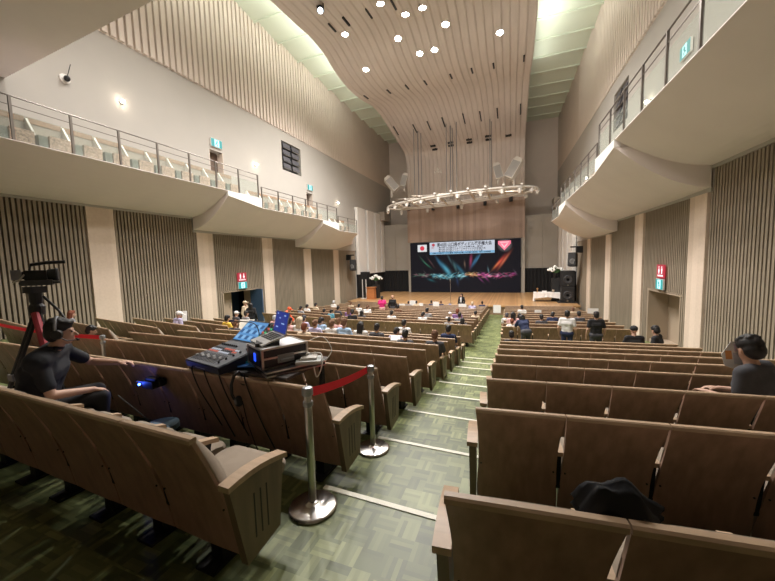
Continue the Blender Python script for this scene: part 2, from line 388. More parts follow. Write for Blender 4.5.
# ------------------------------------------------------------------ side walls
BAYS = [(-4.2, 12.4, 2.36), (12.4, 22.0, 1.72), (22.0, 30.55, 1.15)]
COLS = [(3.35, 4.25), (7.94, 8.86), (12.55, 13.5), (17.2, 18.15), (21.65, 22.6), (26.1, 27.0)]
DOORLOW = (14.0, 16.6, -3.6, -1.42)
DOORUP = [(13.7, 14.6, 3.5, 6.12), (22.4, 23.3, 2.95, 5.45)]
SPKR = (19.7, 21.9, 6.5, 8.45)
def holed(mb, side, d0, d1, ys, zs, holes, m=0):
    for y0, y1 in zip(ys, ys[1:]):
        for z0, z1 in zip(zs, zs[1:]):
            ym, zm = (y0 + y1) / 2, (z0 + z1) / 2
            if any(h[0] < ym < h[1] and h[2] < zm < h[3] for h in holes): continue
            mb.wall(side, d0, d1, y0, y1, z0, z1, m)
tn = n
for side, nm in ((-1, 'left'), (1, 'right')):
    w = MB()
    # dark backing behind the slats, white upper wall, beige top band
    holed(w, side, -0.45, -0.12, [-4.4, 14.0, 16.6, 31.0], [-5.0, -3.6, -1.42, 2.45], [DOORLOW], 0)
    holed(w, side, -0.45, 0.0, [-4.4, 13.7, 14.6, 19.7, 21.9, 22.4, 23.3, 42], [2.4, 2.95, 3.5, 5.45, 6.12, 6.5, 8.45, 9.1], DOORUP + [SPKR], 1)
    w.wall(side, -0.45, 0.0, -4.4, 42, 9.1, 15.2, 2)
    w.wall(side, -0.45, 0.0, 30.6, 42, -5.0, 2.4, 1)
    for a, b, zt in BAYS:                       # lintel band over the slats
        w.wall(side, -0.45, 0.03, a, b, zt, 2.45, 1)
    struct(w.build('wall_' + nm, [M_SLATBACK, M_WHITEWALL, M_BEIGEWALL]))
    # lower slatted panels between the columns
    ends = [-4.2] + [c for col in COLS for c in col] + [30.5]
    for q in range(0, len(ends), 2):
        a, b = ends[q], ends[q + 1]
        sl = MB(); y = a + 0.05
        while y < b - 0.06:
            zt = [z for (p, r, z) in BAYS if p <= y < r + 0.01][0]
            y2 = y + 0.078
            if DOORLOW[0] - 0.12 < y < DOORLOW[1] + 0.05:
                sl.wall(side, -0.12, -0.02, y, y2, -1.42, zt)
            else:
                sl.wall(side, -0.12, -0.02, y, y2, -5.0, zt)
            y += 0.13 if b < 27 else 0.098
        tn += 1; struct(sl.build('trim_%d' % tn, M_SLAT))
    for a, b in COLS:
        zt = [z for (p, r, z) in BAYS if p <= (a + b) / 2 < r][0]
        c = MB(); c.wall(side, -0.12, 0.04, a, b, -5.0, zt + 0.0)
        tn += 1; struct(c.build('trim_%d' % tn, M_COLUMN))
    # upper vertical slats
    sl = MB(); y = 5.0
    while y < 31:
        dep = 0.13 * max(0.12, min(1, (33 - y) / 22))
        sl.wall(side, 0.0, dep, y, y + 0.19, 9.12, 14.9)
        y += 0.31
    tn += 1; struct(sl.build('trim_%d' % tn, M_TOPSLAT))
    # doors in the lower wall: recess, leaf, threshold
    d = MB(); a, b, z0, z1 = DOORLOW
    d.wall(side, -1.1, -0.45, a - 0.1, a, z0, z1 + 0.1); d.wall(side, -1.1, -0.45, b, b + 0.1, z0, z1 + 0.1)
    d.wall(side, -1.1, -0.02, a - 0.1, b + 0.1, z1 - 0.04, z1 + 0.05); d.wall(side, -1.1, -0.1, a, b, z0 - 0.1, -3.46)
    d.wall(side, -1.0, -0.02, a - 0.05, a + 0.02, z0, z1); d.wall(side, -1.0, -0.02, b - 0.02, b + 0.05, z0, z1)
    door = struct(d.build('door_%d' % (1 if side < 0 else 2), M_DOORBROWN))
    if side < 0:
        q = MB(); q.wall(side, -0.6, -0.5, 14.0, 15.0, -3.5, z1); q.build('leaf', M_DOORBROWN, door)
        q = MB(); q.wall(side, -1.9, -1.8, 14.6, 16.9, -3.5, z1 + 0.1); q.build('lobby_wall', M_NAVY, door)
        q = MB(); q.wall(side, -0.5, 0.42, 16.5, 16.58, -3.45, z1 - 0.02); q.build('leaf', mat('blue_grey_door', (0.06, 0.11, 0.19), 0.35), door)
        q = MB(); p = Vector((S(side, -0.48, 14.85), 14.85, -2.45)); q.tube([p, p + Vector((0, 0, 0.3))], 0.015); q.build('handle', M_METAL, door)
    else:
        q = MB(); q.wall(side, -0.8, -0.7, 14.0, 16.6, -3.6, z1); q.build('leaf', M_DOORBROWN, door)
        q = MB(); q.wall(side, -0.7, -0.69, 15.27, 15.31, -3.5, z1); q.build('seam', M_SLATBACK, door)
        for yy in (15.1, 15.5):
            q = MB(); q.tube([(S(side, -0.64, yy), yy, -2.55), (S(side, -0.64, yy), yy, -2.25)], 0.018); q.build('handle', M_METAL, door)
    for q2, (a, b, z0, z1) in enumerate(DOORUP):
        d = MB(); d.wall(side, -0.5, -0.4, a, b, z0, z1); d.wall(side, -0.4, 0.0, a - 0.001, a + 0.03, z0, z1, 1); d.wall(side, -0.4, 0.0, b - 0.03, b + 0.001, z0, z1, 1)
        dd = struct(d.build('door_%d' % (3 + q2 + (0 if side < 0 else 2)), [mat('balcony_door', (0.13, 0.085, 0.06), 0.5), M_BEIGEWALL]))
        h = MB(); h.wall(side, -0.4, -0.37, a + 0.1, b - 0.1, z0 + 1.0, z0 + 1.06); h.build('push_bar', M_METAL, dd)
    # stage side walls: white vertical fins and a dark boxed beam
    for q2, (a, b) in enumerate(((30.6, 32.4), (33.0, 34.7), (35.2, 36.5), (36.9, 37.7))):
        c = MB(); c.wall(side, 0.0, 0.35, a, b, -1.2 if q2 else -5.0 + 3.8, 5.45); tn += 1; struct(c.build('trim_%d' % tn, M_WHITE))
    c = MB(); c.wall(side, 0.0, 0.9, 36.6, 38.2, 4.75, 5.7); tn += 1; struct(c.build('trim_%d' % tn, M_GREYPANEL))
    c = MB(); c.wall(side, 0.0, 0.12, 30.6, 37.9, -3.6, -1.2); tn += 1; struct(c.build('trim_%d' % tn, M_CURTAIN))
    c = MB(); c.wall(side, 0.001, 0.06, 30.6, 37.9, -1.2, 5.2); tn += 1; struct(c.build('trim_%d' % tn, mat('dark_groove', (0.07, 0.055, 0.045), 0.8)))

# back of the house, end wall, ceiling
b = MB(); b.box(XL - 0.5, 6.4, -4.6, -4.2, -2.0, 15.2); struct(b.build('wall_rear', M_BEIGEWALL))
b = MB(); b.box(XL - 0.5, 4.9, 41.2, 41.6, -5, 15.2); struct(b.build('wall_front', M_BEIGEWALL))
cl = MB(); y = -4.4
while y < 41.5:
    cl.hexa([(XL - 0.4, y, 14.95), (6.3, y, 14.95), (6.3, y + 2.2, 14.66), (XL - 0.4, y + 2.2, 14.66),
             (XL - 0.4, y, 15.3), (6.3, y, 15.3), (6.3, y + 2.2, 15.3), (XL - 0.4, y + 2.2, 15.3)])
    cl.box(XL - 0.4, 6.3, y + 2.12, y + 2.22, 14.58, 15.0)
    y += 2.2
struct(cl.build('ceiling', M_CEIL))
# rear balcony slab over the viewer
rb = MB()
rb.prism([(XL - 0.1, 6.18), (5.5, 5.20), (5.9, -4.3), (XL - 0.1, -4.3)], 6.04, 6.5, 'z')
rb.prism([(XL - 0.1, 6.18), (5.5, 5.20), (5.5, 4.9), (XL - 0.1, 5.88)], 6.5, 7.4, 'z')
struct(rb.build('ceiling_rear_balcony', M_SOFFIT))

# ------------------------------------------------------------------ wavy canopy of lapped boards
NR = 28
rows = []
for i, (y, z) in enumerate(CPROF):
    y0, z0 = CPROF[max(i - 1, 0)]; y1, z1 = CPROF[min(i + 1, len(CPROF) - 1)]
    t = Vector((0, y1 - y0, z1 - z0)).normalized(); nrm = Vector((0, -t.z, t.y)) * -1     # points to the room
    r = []
    x0, x1 = CXL, cxr(y)
    for q in range(NR):
        u0 = x0 + (x1 - x0) * q / NR; u1 = x0 + (x1 - x0) * (q + 1) / NR
        for uu, dz in ((u0, 0.0), (u0 + 0.015, 0.075), (u1 - 0.10, 0.06), (u1 - 0.0, 0.0)):
            r.append((uu, y + nrm.y * dz, z + nrm.z * dz))
    rows.append(r)
cn = MB(); cn.grid(rows)
# closed edges and top
top = [[(r[0][0], r[0][1] + (0.25 if i > len(rows) - 12 else 0), r[0][2] + 0.32), (r[-1][0], r[-1][1] + (0.25 if i > len(rows) - 12 else 0), r[-1][2] + 0.32)] for i, r in enumerate(rows)]
cn.grid(top)
cn.grid([[r[0], t[0]] for r, t in zip(rows, top)]); cn.grid([[r[-1], t[1]] for r, t in zip(rows, top)])
canopy = thing('ceiling_canopy', (0, 0, 0), 'wavy beige canopy of long lapped boards hung under the ceiling', 'ceiling canopy')
canopy['kind'] = 'structure'
cn.build('boards', M_CANOPY, canopy)
for px, py in ((366, 96), (388.7, 90.4), (407, 86), (425.5, 81.5), (451, 75), (472, 69.5), (493.6, 64.5), (524, 57),
               (396, 130), (415, 128), (429, 125), (443.5, 121.5), (464, 118), (480.5, 115.5), (497.5, 112.5), (520.5, 108.5), (332, 26), (346, 20), (369, 12), (393.5, 3)):
    h = canopy_hit(px, py)
    if not h: continue
    p, t = h; a = math.atan2(t.z, t.y); ln = 0.42 if py < 100 else 0.75
    q = MB(); q.box(-0.05, 0.05, -ln, ln, -0.12, 0.02); q.build('air_slot', M_BLACK, canopy, p, rot=(a, 0, 0))
for px, py in ((433, 145), (435, 148.5), (450.5, 141.5), (451, 144.5), (469, 138.5), (469.5, 141.5), (488, 135), (488.5, 138.5), (508.5, 134.5)):
    h = canopy_hit(px, py)
    if not h: continue
    p, t = h; a = math.atan2(t.z, t.y)
    q = MB(); q.box(-0.28, 0.28, -0.09, 0.09, -0.19, 0.02); q.build('air_slot', M_BLACK, canopy, p, rot=(a, 0, 0))
M_LAMP = emis('lamp_glow', (1.0, 0.93, 0.84), 60)
def ring(r0, r1, z0, z1): return [(r0, z0), (r1, z0), (r1, z1), (r0, z1)]
lamp_lbl = ['near the left edge of the canopy', 'lowest on the left of the canopy', 'third from the left edge of the canopy', 'in the upper row of the canopy, left of two close lamps', 'highest of the lit lamps in the canopy middle',
            'right of the cluster of lamps', 'in the lowest row of the lamp cluster, left one', 'in the lowest row of the lamp cluster, right one', 'cut by the top edge of the picture', 'alone near the right edge of the canopy']
for i, (p, t) in enumerate(spot_pts):
    a = math.atan2(t.z, t.y)
    lb = 'round recessed downlight ' + lamp_lbl[i] if i < 10 else 'round recessed downlight overhead, %s of six above the nearest rows' % ORD[i - 10]
    th = thing('downlight', p, lb, 'ceiling light', 'downlights in the wavy canopy'); th.rotation_euler = (a, 0, 0)
    q = MB(); q.lathe([(0.24, -0.05), (0.24, -0.12), (0.19, -0.12), (0.19, -0.05)], 20); q.build('trim_ring', M_WHITE, th, smooth=False)
    q = MB(); q.lathe([(0.19, -0.08), (0.19, -0.095), (0.01, -0.105)], 20); q.build('lamp', M_LAMP, th)

# ------------------------------------------------------------------ side balconies
DK = 2.4
def hull_section(zw, ze, zdeck):
    pts = [(0.0, zw)]
    for q in range(1, 13):
        d = DK * q / 12; pts.append((d, zw + (ze - zw) * (q / 12) ** 1.7))
    return pts
HULLS = [(-4.2, 12.4, 2.45, 2.45, 3.50, 3.50), (12.4, 14.6, 1.85, 1.80, 3.27, 3.00), (14.6, 20.7, 1.80, 1.80, 3.00, 3.00), (20.7, 22.95, 1.25, 1.20, 2.78, 2.45), (22.95, 26.3, 1.20, 1.20, 2.45, 2.45), (26.3, 30.0, 1.20, 1.20, 1.9, 1.9)]
for side, nm in ((-1, 'left'), (1, 'right')):
    hb = MB()
    for hi, (a, b_, zw0, zw1, ze0, ze1) in enumerate(HULLS):
        ys = [a + (b_ - a) * q / 6 for q in range(7)]
        rws = []
        for y in ys:
            tt = (y - a) / (b_ - a); zw = zw0 + (zw1 - zw0) * tt; ze = ze0 + (ze1 - ze0) * tt; zd = ze + 0.02
            sec = hull_section(zw, ze, zd)
            if hi == 5:                                      # the end of the balcony tapers back to the wall
                t = (y - a) / (b_ - a); sec = [(d * (1 - 0.93 * t), zw + (z - zw) * (1 - t * 0.3) + 0.6 * t) for d, z in hull_section(1.20, 2.45, 0)]
                sec += [(sec[-1][0], 2.48), (0, 2.48)]
            else:
                top_ = {1: 3.5, 3: 3.0}.get(hi, zd)
                sec += [(DK, top_), (DK - 0.14, top_), (DK - 0.14, zd), (0, zd)]
            rws.append([(S(side, d, y), y, z) for d, z in sec])
        hb.grid(rws)
        n_ = len(rws[0])
        hb.add(rws[0], [tuple(range(n_))]); hb.add(rws[-1], [tuple(range(n_))])
    # walkway of the first balcony continues above the second hull
    hb.wall(side, 0, DK - 0.14, 12.4, 14.6, 3.26, 3.50); hb.wall(side, 0, DK - 0.14, 20.7, 22.95, 2.8, 3.0)
    struct(hb.build('wall_balcony_' + nm, M_SOFFIT))
    # balustrades, one per level
    levels = [(2.6, 14.5, 3.52, 4.68, 'rear'), (14.75, 22.8, 3.02, 4.12, 'middle'), (23.0, 26.2, 2.48, 3.55, 'front')]
    for a, b_, zf, zt, ln in levels:
        th = thing('balustrade', (S(side, DK - 0.07, a), a, zf), 'glass and metal balustrade along the %s part of the %s' % (ln, 'balcony opposite the far aisle wall' if False else ('left side balcony' if side < 0 else 'right side balcony')), 'railing', 'balcony balustrades')
        o0 = Vector(th.location)
        def P(y, z): return Vector((S(side, DK - 0.07, y), y, z)) - o0
        q = MB(); q.tube([P(a, zt), P(b_, zt)], 0.022, 8); q.build('handrail', M_RAILMETAL, th)
        q = MB(); q.tube([P(a, zt - 0.24), P(b_, zt - 0.24)], 0.012, 6); q.build('wire_rail', M_RAILMETAL, th)
        npost = max(2, round((b_ - a) / 1.32))
        for j in range(npost + 1):
            y = a + (b_ - a) * j / npost
            q = MB(); c = P(y, 0); q.box(c.x - 0.025, c.x + 0.025, c.y - 0.03, c.y + 0.03, 0, zt - zf); q.build('post', M_RAILMETAL, th)
            if j < npost:
                y1 = a + (b_ - a) * (j + 1) / npost; p0, p1 = P(y + 0.06, 0), P(y1 - 0.06, 0)
                q = MB(); q.hexa([(p0.x - .005, p0.y, 0.03), (p0.x + .005, p0.y, 0.03), (p1.x + .005, p1.y, 0.03), (p1.x - .005, p1.y, 0.03),
                                  (p0.x - .005, p0.y, zt - zf - 0.42), (p0.x + .005, p0.y, zt - zf - 0.42), (p1.x + .005, p1.y, zt - zf - 0.42), (p1.x - .005, p1.y, zt - zf - 0.42)])
                q.build('glass_panel', M_GLASS, th)
    for ka, kb, k0, k1, kt in ((12.39, 14.62, 3.27, 3.00, 3.51), (20.69, 22.97, 2.78, 2.45, 3.01)):
        c = MB(); pts = [(S(side, DK - 0.16, ka), ka, k0), (S(side, DK + 0.02, ka), ka, k0), (S(side, DK + 0.02, kb), kb, k1), (S(side, DK - 0.16, kb), kb, k1)]
        c.hexa(pts + [(x, y, kt) for x, y, z in pts]); tn += 1; struct(c.build('trim_%d' % tn, M_WHITE))

#SECTION2
# ------------------------------------------------------------------ theatre seats
def back_mesh(w):
    """veneered back shell, bowed in profile and waisted at the sides; origin on the floor under its top edge"""
    mb = MB(); nz = 9; fr = []; bk = []
    for i in range(nz):
        t = i / (nz - 1); z = 0.17 + (0.905 - 0.17) * t
        y = 0.23 * (1 - t) + 0.035 * sin(pi * t)
        hw = w / 2 - 0.004 - 0.016 * sin(pi * min(1, (1 - t) * 1.15)) ** 1.0 * 0.9
        bk.append([(-hw, y, z), (-hw * .5, y - .004, z), (0, y - .006, z), (hw * .5, y - .004, z), (hw, y, z)])
        fr.append([(-hw, y + .022, z), (-hw * .5, y + .02, z), (0, y + .02, z), (hw * .5, y + .02, z), (hw, y + .022, z)])
    mb.grid(bk); mb.grid([r[::-1] for r in fr])
    mb.grid([[a[0], b[0]] for a, b in zip(bk, fr)]); mb.grid([[b[-1], a[-1]] for a, b in zip(bk, fr)])
    mb.grid([bk[0][::-1], fr[0][::-1]]); mb.grid([bk[-1], fr[-1]])
    for sx in (-1, 1):
        mb.lathe([(0.006, -0.004), (0.006, 0)], 8, 1, Tm((sx * (w / 2 - 0.035), 0.208, 0.33), rx=radians(75)))
        mb.lathe([(0.006, -0.004), (0.006, 0)], 8, 1, Tm((sx * (w / 2 - 0.035), 0.165, 0.46), rx=radians(75)))
    return mb.mesh('back_shell', [M_SEATWOOD, M_DARK], True)
def rail_mesh(w):
    mb = MB(); h = w / 2 - 0.003
    mb.prism([(-0.008, 0.900), (0.028, 0.900), (0.031, 0.918), (0.024, 0.925), (0.0, 0.925), (-0.008, 0.918)], -h, h, 'x')
    return mb.mesh('top_rail', M_RAIL)
def pad_mesh(w):
    mb = MB(); n = 8; rows = []
    for i in range(n + 1):
        t = i / n; z = 0.36 + 0.53 * t; y0 = 0.23 * (1 - (z - .2) / .705) + 0.035 * sin(pi * (z - .2) / .705) + 0.022
        hw = (w / 2 - 0.012) * (1 - 0.10 * (1 - t) ** 2); th = 0.02 + 0.075 * sin(pi * (0.12 + 0.80 * (1 - t))) 
        r = []
        for j in range(9):
            s = -1 + j / 4; r.append((s * hw, y0 + th * (1 - s ** 6), z))
        r += [(hw, y0 - 0.01, z), (-hw, y0 - 0.01, z), r[0]]
        rows.append(r)
    mb.grid(rows); mb.add(rows[0][:-1], [tuple(range(len(rows[0]) - 1))]); mb.add(rows[-1][:-1], [tuple(range(len(rows[0]) - 2, -1, -1))])
    return mb.mesh('back_cushion', M_CUSH, True)
def cushion_mesh(w):
    mb = MB(); h = w / 2 - 0.03
    pr = [(0.20, 0.37), (0.24, 0.355), (0.58, 0.375), (0.645, 0.395), (0.665, 0.43), (0.65, 0.465), (0.58, 0.482), (0.40, 0.475), (0.24, 0.455), (0.20, 0.43)]
    n = len(pr); rows = []
    for x, s in ((-h, .82), (-h + .02, .96), (-h + .05, 1), (h - .05, 1), (h - .02, .96), (h, .82)):
        rows.append([(x, 0.43 + (a - .43) * s, 0.42 + (b - .42) * s) for a, b in pr + pr[:1]])
    mb.grid(rows); mb.add(rows[0][:-1], [tuple(range(n))]); mb.add(rows[-1][:-1], [tuple(range(n - 1, -1, -1))])
    return mb.mesh('seat_cushion', M_CUSH, True)
def pedestal_mesh(w):
    mb = MB(); mb.box(-0.045, 0.045, 0.285, 0.48, 0.0, 0.36); mb.box(-0.07, 0.07, 0.20, 0.52, 0.0, 0.015)
    mb.box(-w / 2 + .03, w / 2 - .03, 0.29, 0.35, 0.30, 0.36)
    return mb.mesh('pedestal', M_DARK)
def arm_profile(y0=0.15, y1=0.54, z=0.60, t=0.028):
    top = []; bot = []
    for i in range(7):
        s = i / 6; y = y0 + (y1 - y0) * s; zz = z + 0.022 * sin(pi * (0.15 + 0.85 * s)) - 0.035 * s * s
        top.append((y, zz)); bot.append((y, zz - t))
    return top + bot[::-1]
def arm_mesh(w):
    mb = MB(); mb.prism(arm_profile(), -0.026, 0.026, 'x', 0)
    mb.prism([(0.20, 0.33), (0.44, 0.33), (0.50, 0.57), (0.17, 0.58)], -0.013, 0.013, 'x', 1)
    return mb.mesh('armrest', [M_RAIL, M_DARK])
def endpanel_mesh():
    mb = MB()
    mb.prism([(0.225, 0.13), (0.47, 0.17), (0.525, 0.585), (0.14, 0.59)], -0.024, 0.022, 'x', 0)
    for y in (0.29, 0.335, 0.38): mb.box(0.0221, 0.0235, y - 0.004, y + 0.004, 0.24, 0.49, 1)
    return mb.mesh('end_panel', [M_PANELWOOD, M_BLACK])
def endcap_mesh():
    mb = MB(); mb.prism(arm_profile(0.125, 0.545, 0.615, 0.03), -0.036, 0.036, 'x', 0); return mb.mesh('end_armrest', M_RAIL)
SM = {}
for blk in 'CLR':
    w = PITCH[blk]
    SM[blk] = [('back_shell', back_mesh(w), 0), ('top_rail', rail_mesh(w), 0), ('back_cushion', pad_mesh(w), 0), ('seat_cushion', cushion_mesh(w), 0), ('pedestal', pedestal_mesh(w), 0)]
ARM = arm_mesh(.5); EP = endpanel_mesh(); EC = endcap_mesh()
BN = {'C': 'middle block', 'L': 'left wall block', 'R': 'right wall block'}
seats = []
for blk in 'CLR':
    for k in range(NREAR + NFRONT):
        for i in range(NS[blk]):
            p = seat_pos(blk, k, i)
            if blk == 'R' and p.x > xr(p.y) - 0.9: continue
            a = proj(p + Vector((0, 0, .9))); c = proj(p + Vector((0, 0, .5)))
            vis = (-40 < a[0] < W + 40 and a[1] < H + 40) or (-40 < c[0] < W + 40 and c[1] < H + 60)
            hidden_w = 1.0
            seats.append((vis, a[2] if vis else 999, blk, k, i, p))
seats.sort(key=lambda s: (not s[0], s[1]))
NEARN = 300
def add_seat(blk, k, i, p):
    side = 'the aisle' if blk != 'L' else 'left aisle'
    rn = '%s row %s' % (ORD[k] if k < NREAR else ORD[k - NREAR], 'from the back' if k < NREAR else 'past the cross aisle')
    th = thing('theatre_seat', p, 'beige theatre seat, %s, %s, %s from %s' % (rn, BN[blk], ORD[i], side), 'theatre seat', 'fixed wood-backed theatre seats', seat_rz(blk))
    for nm, me, _ in SM[blk]: obj(nm, me, th)
    w = PITCH[blk]; s = -1 if blk != 'R' else 1
    last = i == NS[blk] - 1
    obj('armrest', ARM, th, (s * w / 2, 0, 0))
    if i == 0:
        e = obj('end_panel', EP, th, (-s * (w / 2 + 0.024), 0, 0), rot=(0, 0, 0)); e.scale = (-s, 1, 1)
        obj('end_armrest', EC, th, (-s * (w / 2 + 0.024), 0, 0))
    return th
rest = MB()
def merge(mb, me, T, off):
    vs = [tuple(v.co) for v in me.vertices]; o = len(mb.v)
    mb.v += [tuple(T @ Vector(v)) for v in vs]
    for pl in me.polygons: mb.f.append(tuple(x + o for x in pl.vertices)); mb.m.append(off[pl.material_index])
for n_, (vis, d, blk, k, i, p) in enumerate(seats):
    if n_ < NEARN: add_seat(blk, k, i, p)
    else:
        T = Tm(p, rz=seat_rz(blk)); mp = {'back_shell': (0, 4), 'top_rail': (1,), 'back_cushion': (2,), 'seat_cushion': (2,), 'pedestal': (4,)}
        if not vis and k < 2: pass
        for nm, me, _ in SM[blk]: merge(rest, me, T, mp[nm])
        s = -1 if blk != 'R' else 1; w = PITCH[blk]
        merge(rest, ARM, T @ Tm((s * w / 2, 0, 0)), (1, 4))
        if i == 0:
            merge(rest, EP, T @ Tm((-s * (w / 2 + 0.024), 0, 0)) @ Matrix.Diagonal((-s, 1, 1, 1)), (3, 4)); merge(rest, EC, T @ Tm((-s * (w / 2 + 0.024), 0, 0)), (1,))
o = rest.build('theatre_seats', [M_SEATWOOD, M_RAIL, M_CUSH, M_PANELWOOD, M_DARK], smooth=False)
tag(o, 'remaining wood-backed theatre seats in the rows toward the stage', 'theatre seats', 'fixed wood-backed theatre seats', 'stuff')
# wooden apron wall in front of the rows that follow the cross aisle is the seats' own backs; low screens close the gap
# ------------------------------------------------------------------ balcony seats seen through the glass
M_WEAVE = mat('woven_seat_fabric', (0.42, 0.31, 0.24), 0.9, var=0.45, vscale=16, stretch=(1, 1, 1))
M_BALTOP = mat('balcony_seat_wood', (0.27, 0.17, 0.10), 0.6, var=0.2, vscale=20)
def bal_meshes():
    a = MB(); a.prism([(-0.04, 0.30), (0.05, 0.30), (-0.02, 0.88), (-0.10, 0.88)], -0.42, 0.36, 'x'); A = a.mesh('backrest', mat('balcony_back', (0.30, 0.27, 0.225), 0.8, var=0.12, vscale=9, stretch=(6, 1, 0.3)))
    b = MB(); b.prism([(-0.10, 0.86), (0.0, 0.86), (-0.02, 1.02), (-0.11, 1.02)], -0.43, 0.365, 'x'); B = b.mesh('top_board', M_BALTOP)
    c = MB(); c.prism([(0.0, 0.42), (0.34, 0.46), (0.30, 0.56), (0.02, 0.98), (-0.08, 0.98)], 0.365, 0.425, 'x'); C = c.mesh('side_fin', M_WHITE)
    d = MB(); d.prism([(0.02, 0.12), (0.44, 0.16), (0.46, 0.50), (0.04, 0.44)], -0.42, 0.10, 'x'); D = d.mesh('seat_cushion', M_WEAVE)
    e = MB(); e.box(0.13, 0.34, 0.10, 0.42, 0.0, 0.46); E_ = e.mesh('end_panel', mat('green_grey_panel', (0.15, 0.165, 0.14), 0.5))
    g = MB(); g.box(-0.3, 0.05, 0.05, 0.3, 0.0, 0.14); G = g.mesh('base', M_GREY)
    return [('backrest', A), ('top_board', B), ('side_fin', C), ('seat_cushion', D), ('end_panel', E_), ('base', G)]
BMS = bal_meshes()
for side, nm in ((-1, 'left'), (1, 'right')):
    for lv, (ya, yb, zf, ln) in enumerate(((4.6, 13.3, 3.52, 'rear'), (15.0, 21.8, 3.02, 'middle'), (23.5, 25.8, 2.48, 'front'))):
        y = ya; j = 0
        while y < yb and j < 11:
            th = thing('balcony_seat', (S(side, 1.45, y), y, zf), 'beige balcony seat with wooden top board, %s in line, %s part of the %s balcony' % (ORD[j], ln, nm), 'seat', 'seats on the side balconies', radians(90 * side))
            for pn, me in BMS: obj(pn, me, th)
            y += 0.86; j += 1

# ------------------------------------------------------------------ lit signs, sconces, wall speakers
M_EXIT = emis('exit_green', (0.02, 0.42, 0.42), 1.0); M_EXITW = emis('exit_white', (0.55, 0.95, 0.98), 1.6)
M_WCRED = emis('toilet_sign_red', (0.62, 0.03, 0.06), 0.8); M_WCW = emis('toilet_sign_white', (1, 0.86, 0.86), 1.6)
def runner(mb, T, m):                        # running figure pictogram drawn as thin pieces (local y,z plane, x = out)
    mb.ball((0.012, 0.03, 0.10), (0.004, 0.022, 0.022), 6, m, T)
    for a, b, r in (((0.02, 0.07), (-0.02, -0.02), 0.02), ((-0.02, -0.02), (0.03, -0.07), 0.012), ((0.03, -0.07), (0.01, -0.12), 0.011), ((-0.02, -0.02), (-0.06, -0.06), 0.012), ((-0.06, -0.06), (-0.09, -0.05), 0.010),
                    ((0.02, 0.06), (0.06, 0.02), 0.009), ((0.01, 0.06), (-0.05, 0.04), 0.009)):
        mb.tube([(0.012, a[0], a[1]), (0.012, b[0], b[1])], r, 6, m, True, T)
def exit_sign(side, y, z, sz, label):
    T0 = (S(side, 0.02, y), y, z); s = 1 if side < 0 else -1
    th = thing('exit_sign', T0, label, 'exit sign', 'lit exit signs'); th.scale = (s * sz, sz, sz)
    q = MB(); q.box(0, 0.05, -0.29, 0.29, -0.17, 0.17); q.build('housing', M_WHITE, th)
    q = MB(); q.box(0.05, 0.055, -0.28, 0.28, -0.16, 0.16); q.build('green_face', M_EXIT, th)
    q = MB(); q.box(0.055, 0.058, -0.11, 0.13, -0.14, 0.14); q.build('lit_door', M_EXITW, th)
    q = MB(); runner(q, Tm((0.048, 0, 0)), 0); q.build('running_figure', M_EXIT, th)
def wc_sign(side, y, z, label):
    s = 1 if side < 0 else -1
    th = thing('restroom_sign', (S(side, 0.02, y), y, z), label, 'sign', 'red restroom signs'); th.scale = (s, 1, 1)
    q = MB(); q.box(0, 0.04, -0.34, 0.34, -0.24, 0.26); q.build('red_plate', M_WCRED, th)
    q = MB()
    for c in (-0.13, 0.13):
        q.ball((0.043, c, 0.17), (0.004, 0.035, 0.035), 6); 
        if c < 0: q.box(0.04, 0.044, c - 0.045, c + 0.045, 0.02, 0.12); q.box(0.04, 0.044, c - 0.035, c - 0.006, -0.08, 0.02); q.box(0.04, 0.044, c + 0.006, c + 0.035, -0.08, 0.02)
        else: q.prism([(c - 0.02, 0.12), (c + 0.02, 0.12), (c + 0.07, 0.0), (c - 0.07, 0.0)], 0.04, 0.044, 'x'); q.box(0.04, 0.044, c - 0.03, c - 0.006, -0.08, 0.0); q.box(0.04, 0.044, c + 0.006, c + 0.03, -0.08, 0.0)
    for j in range(6): q.box(0.04, 0.044, -0.24 + j * 0.085, -0.19 + j * 0.085, -0.18, -0.12)
    q.build('pictograms', M_WCW, th)
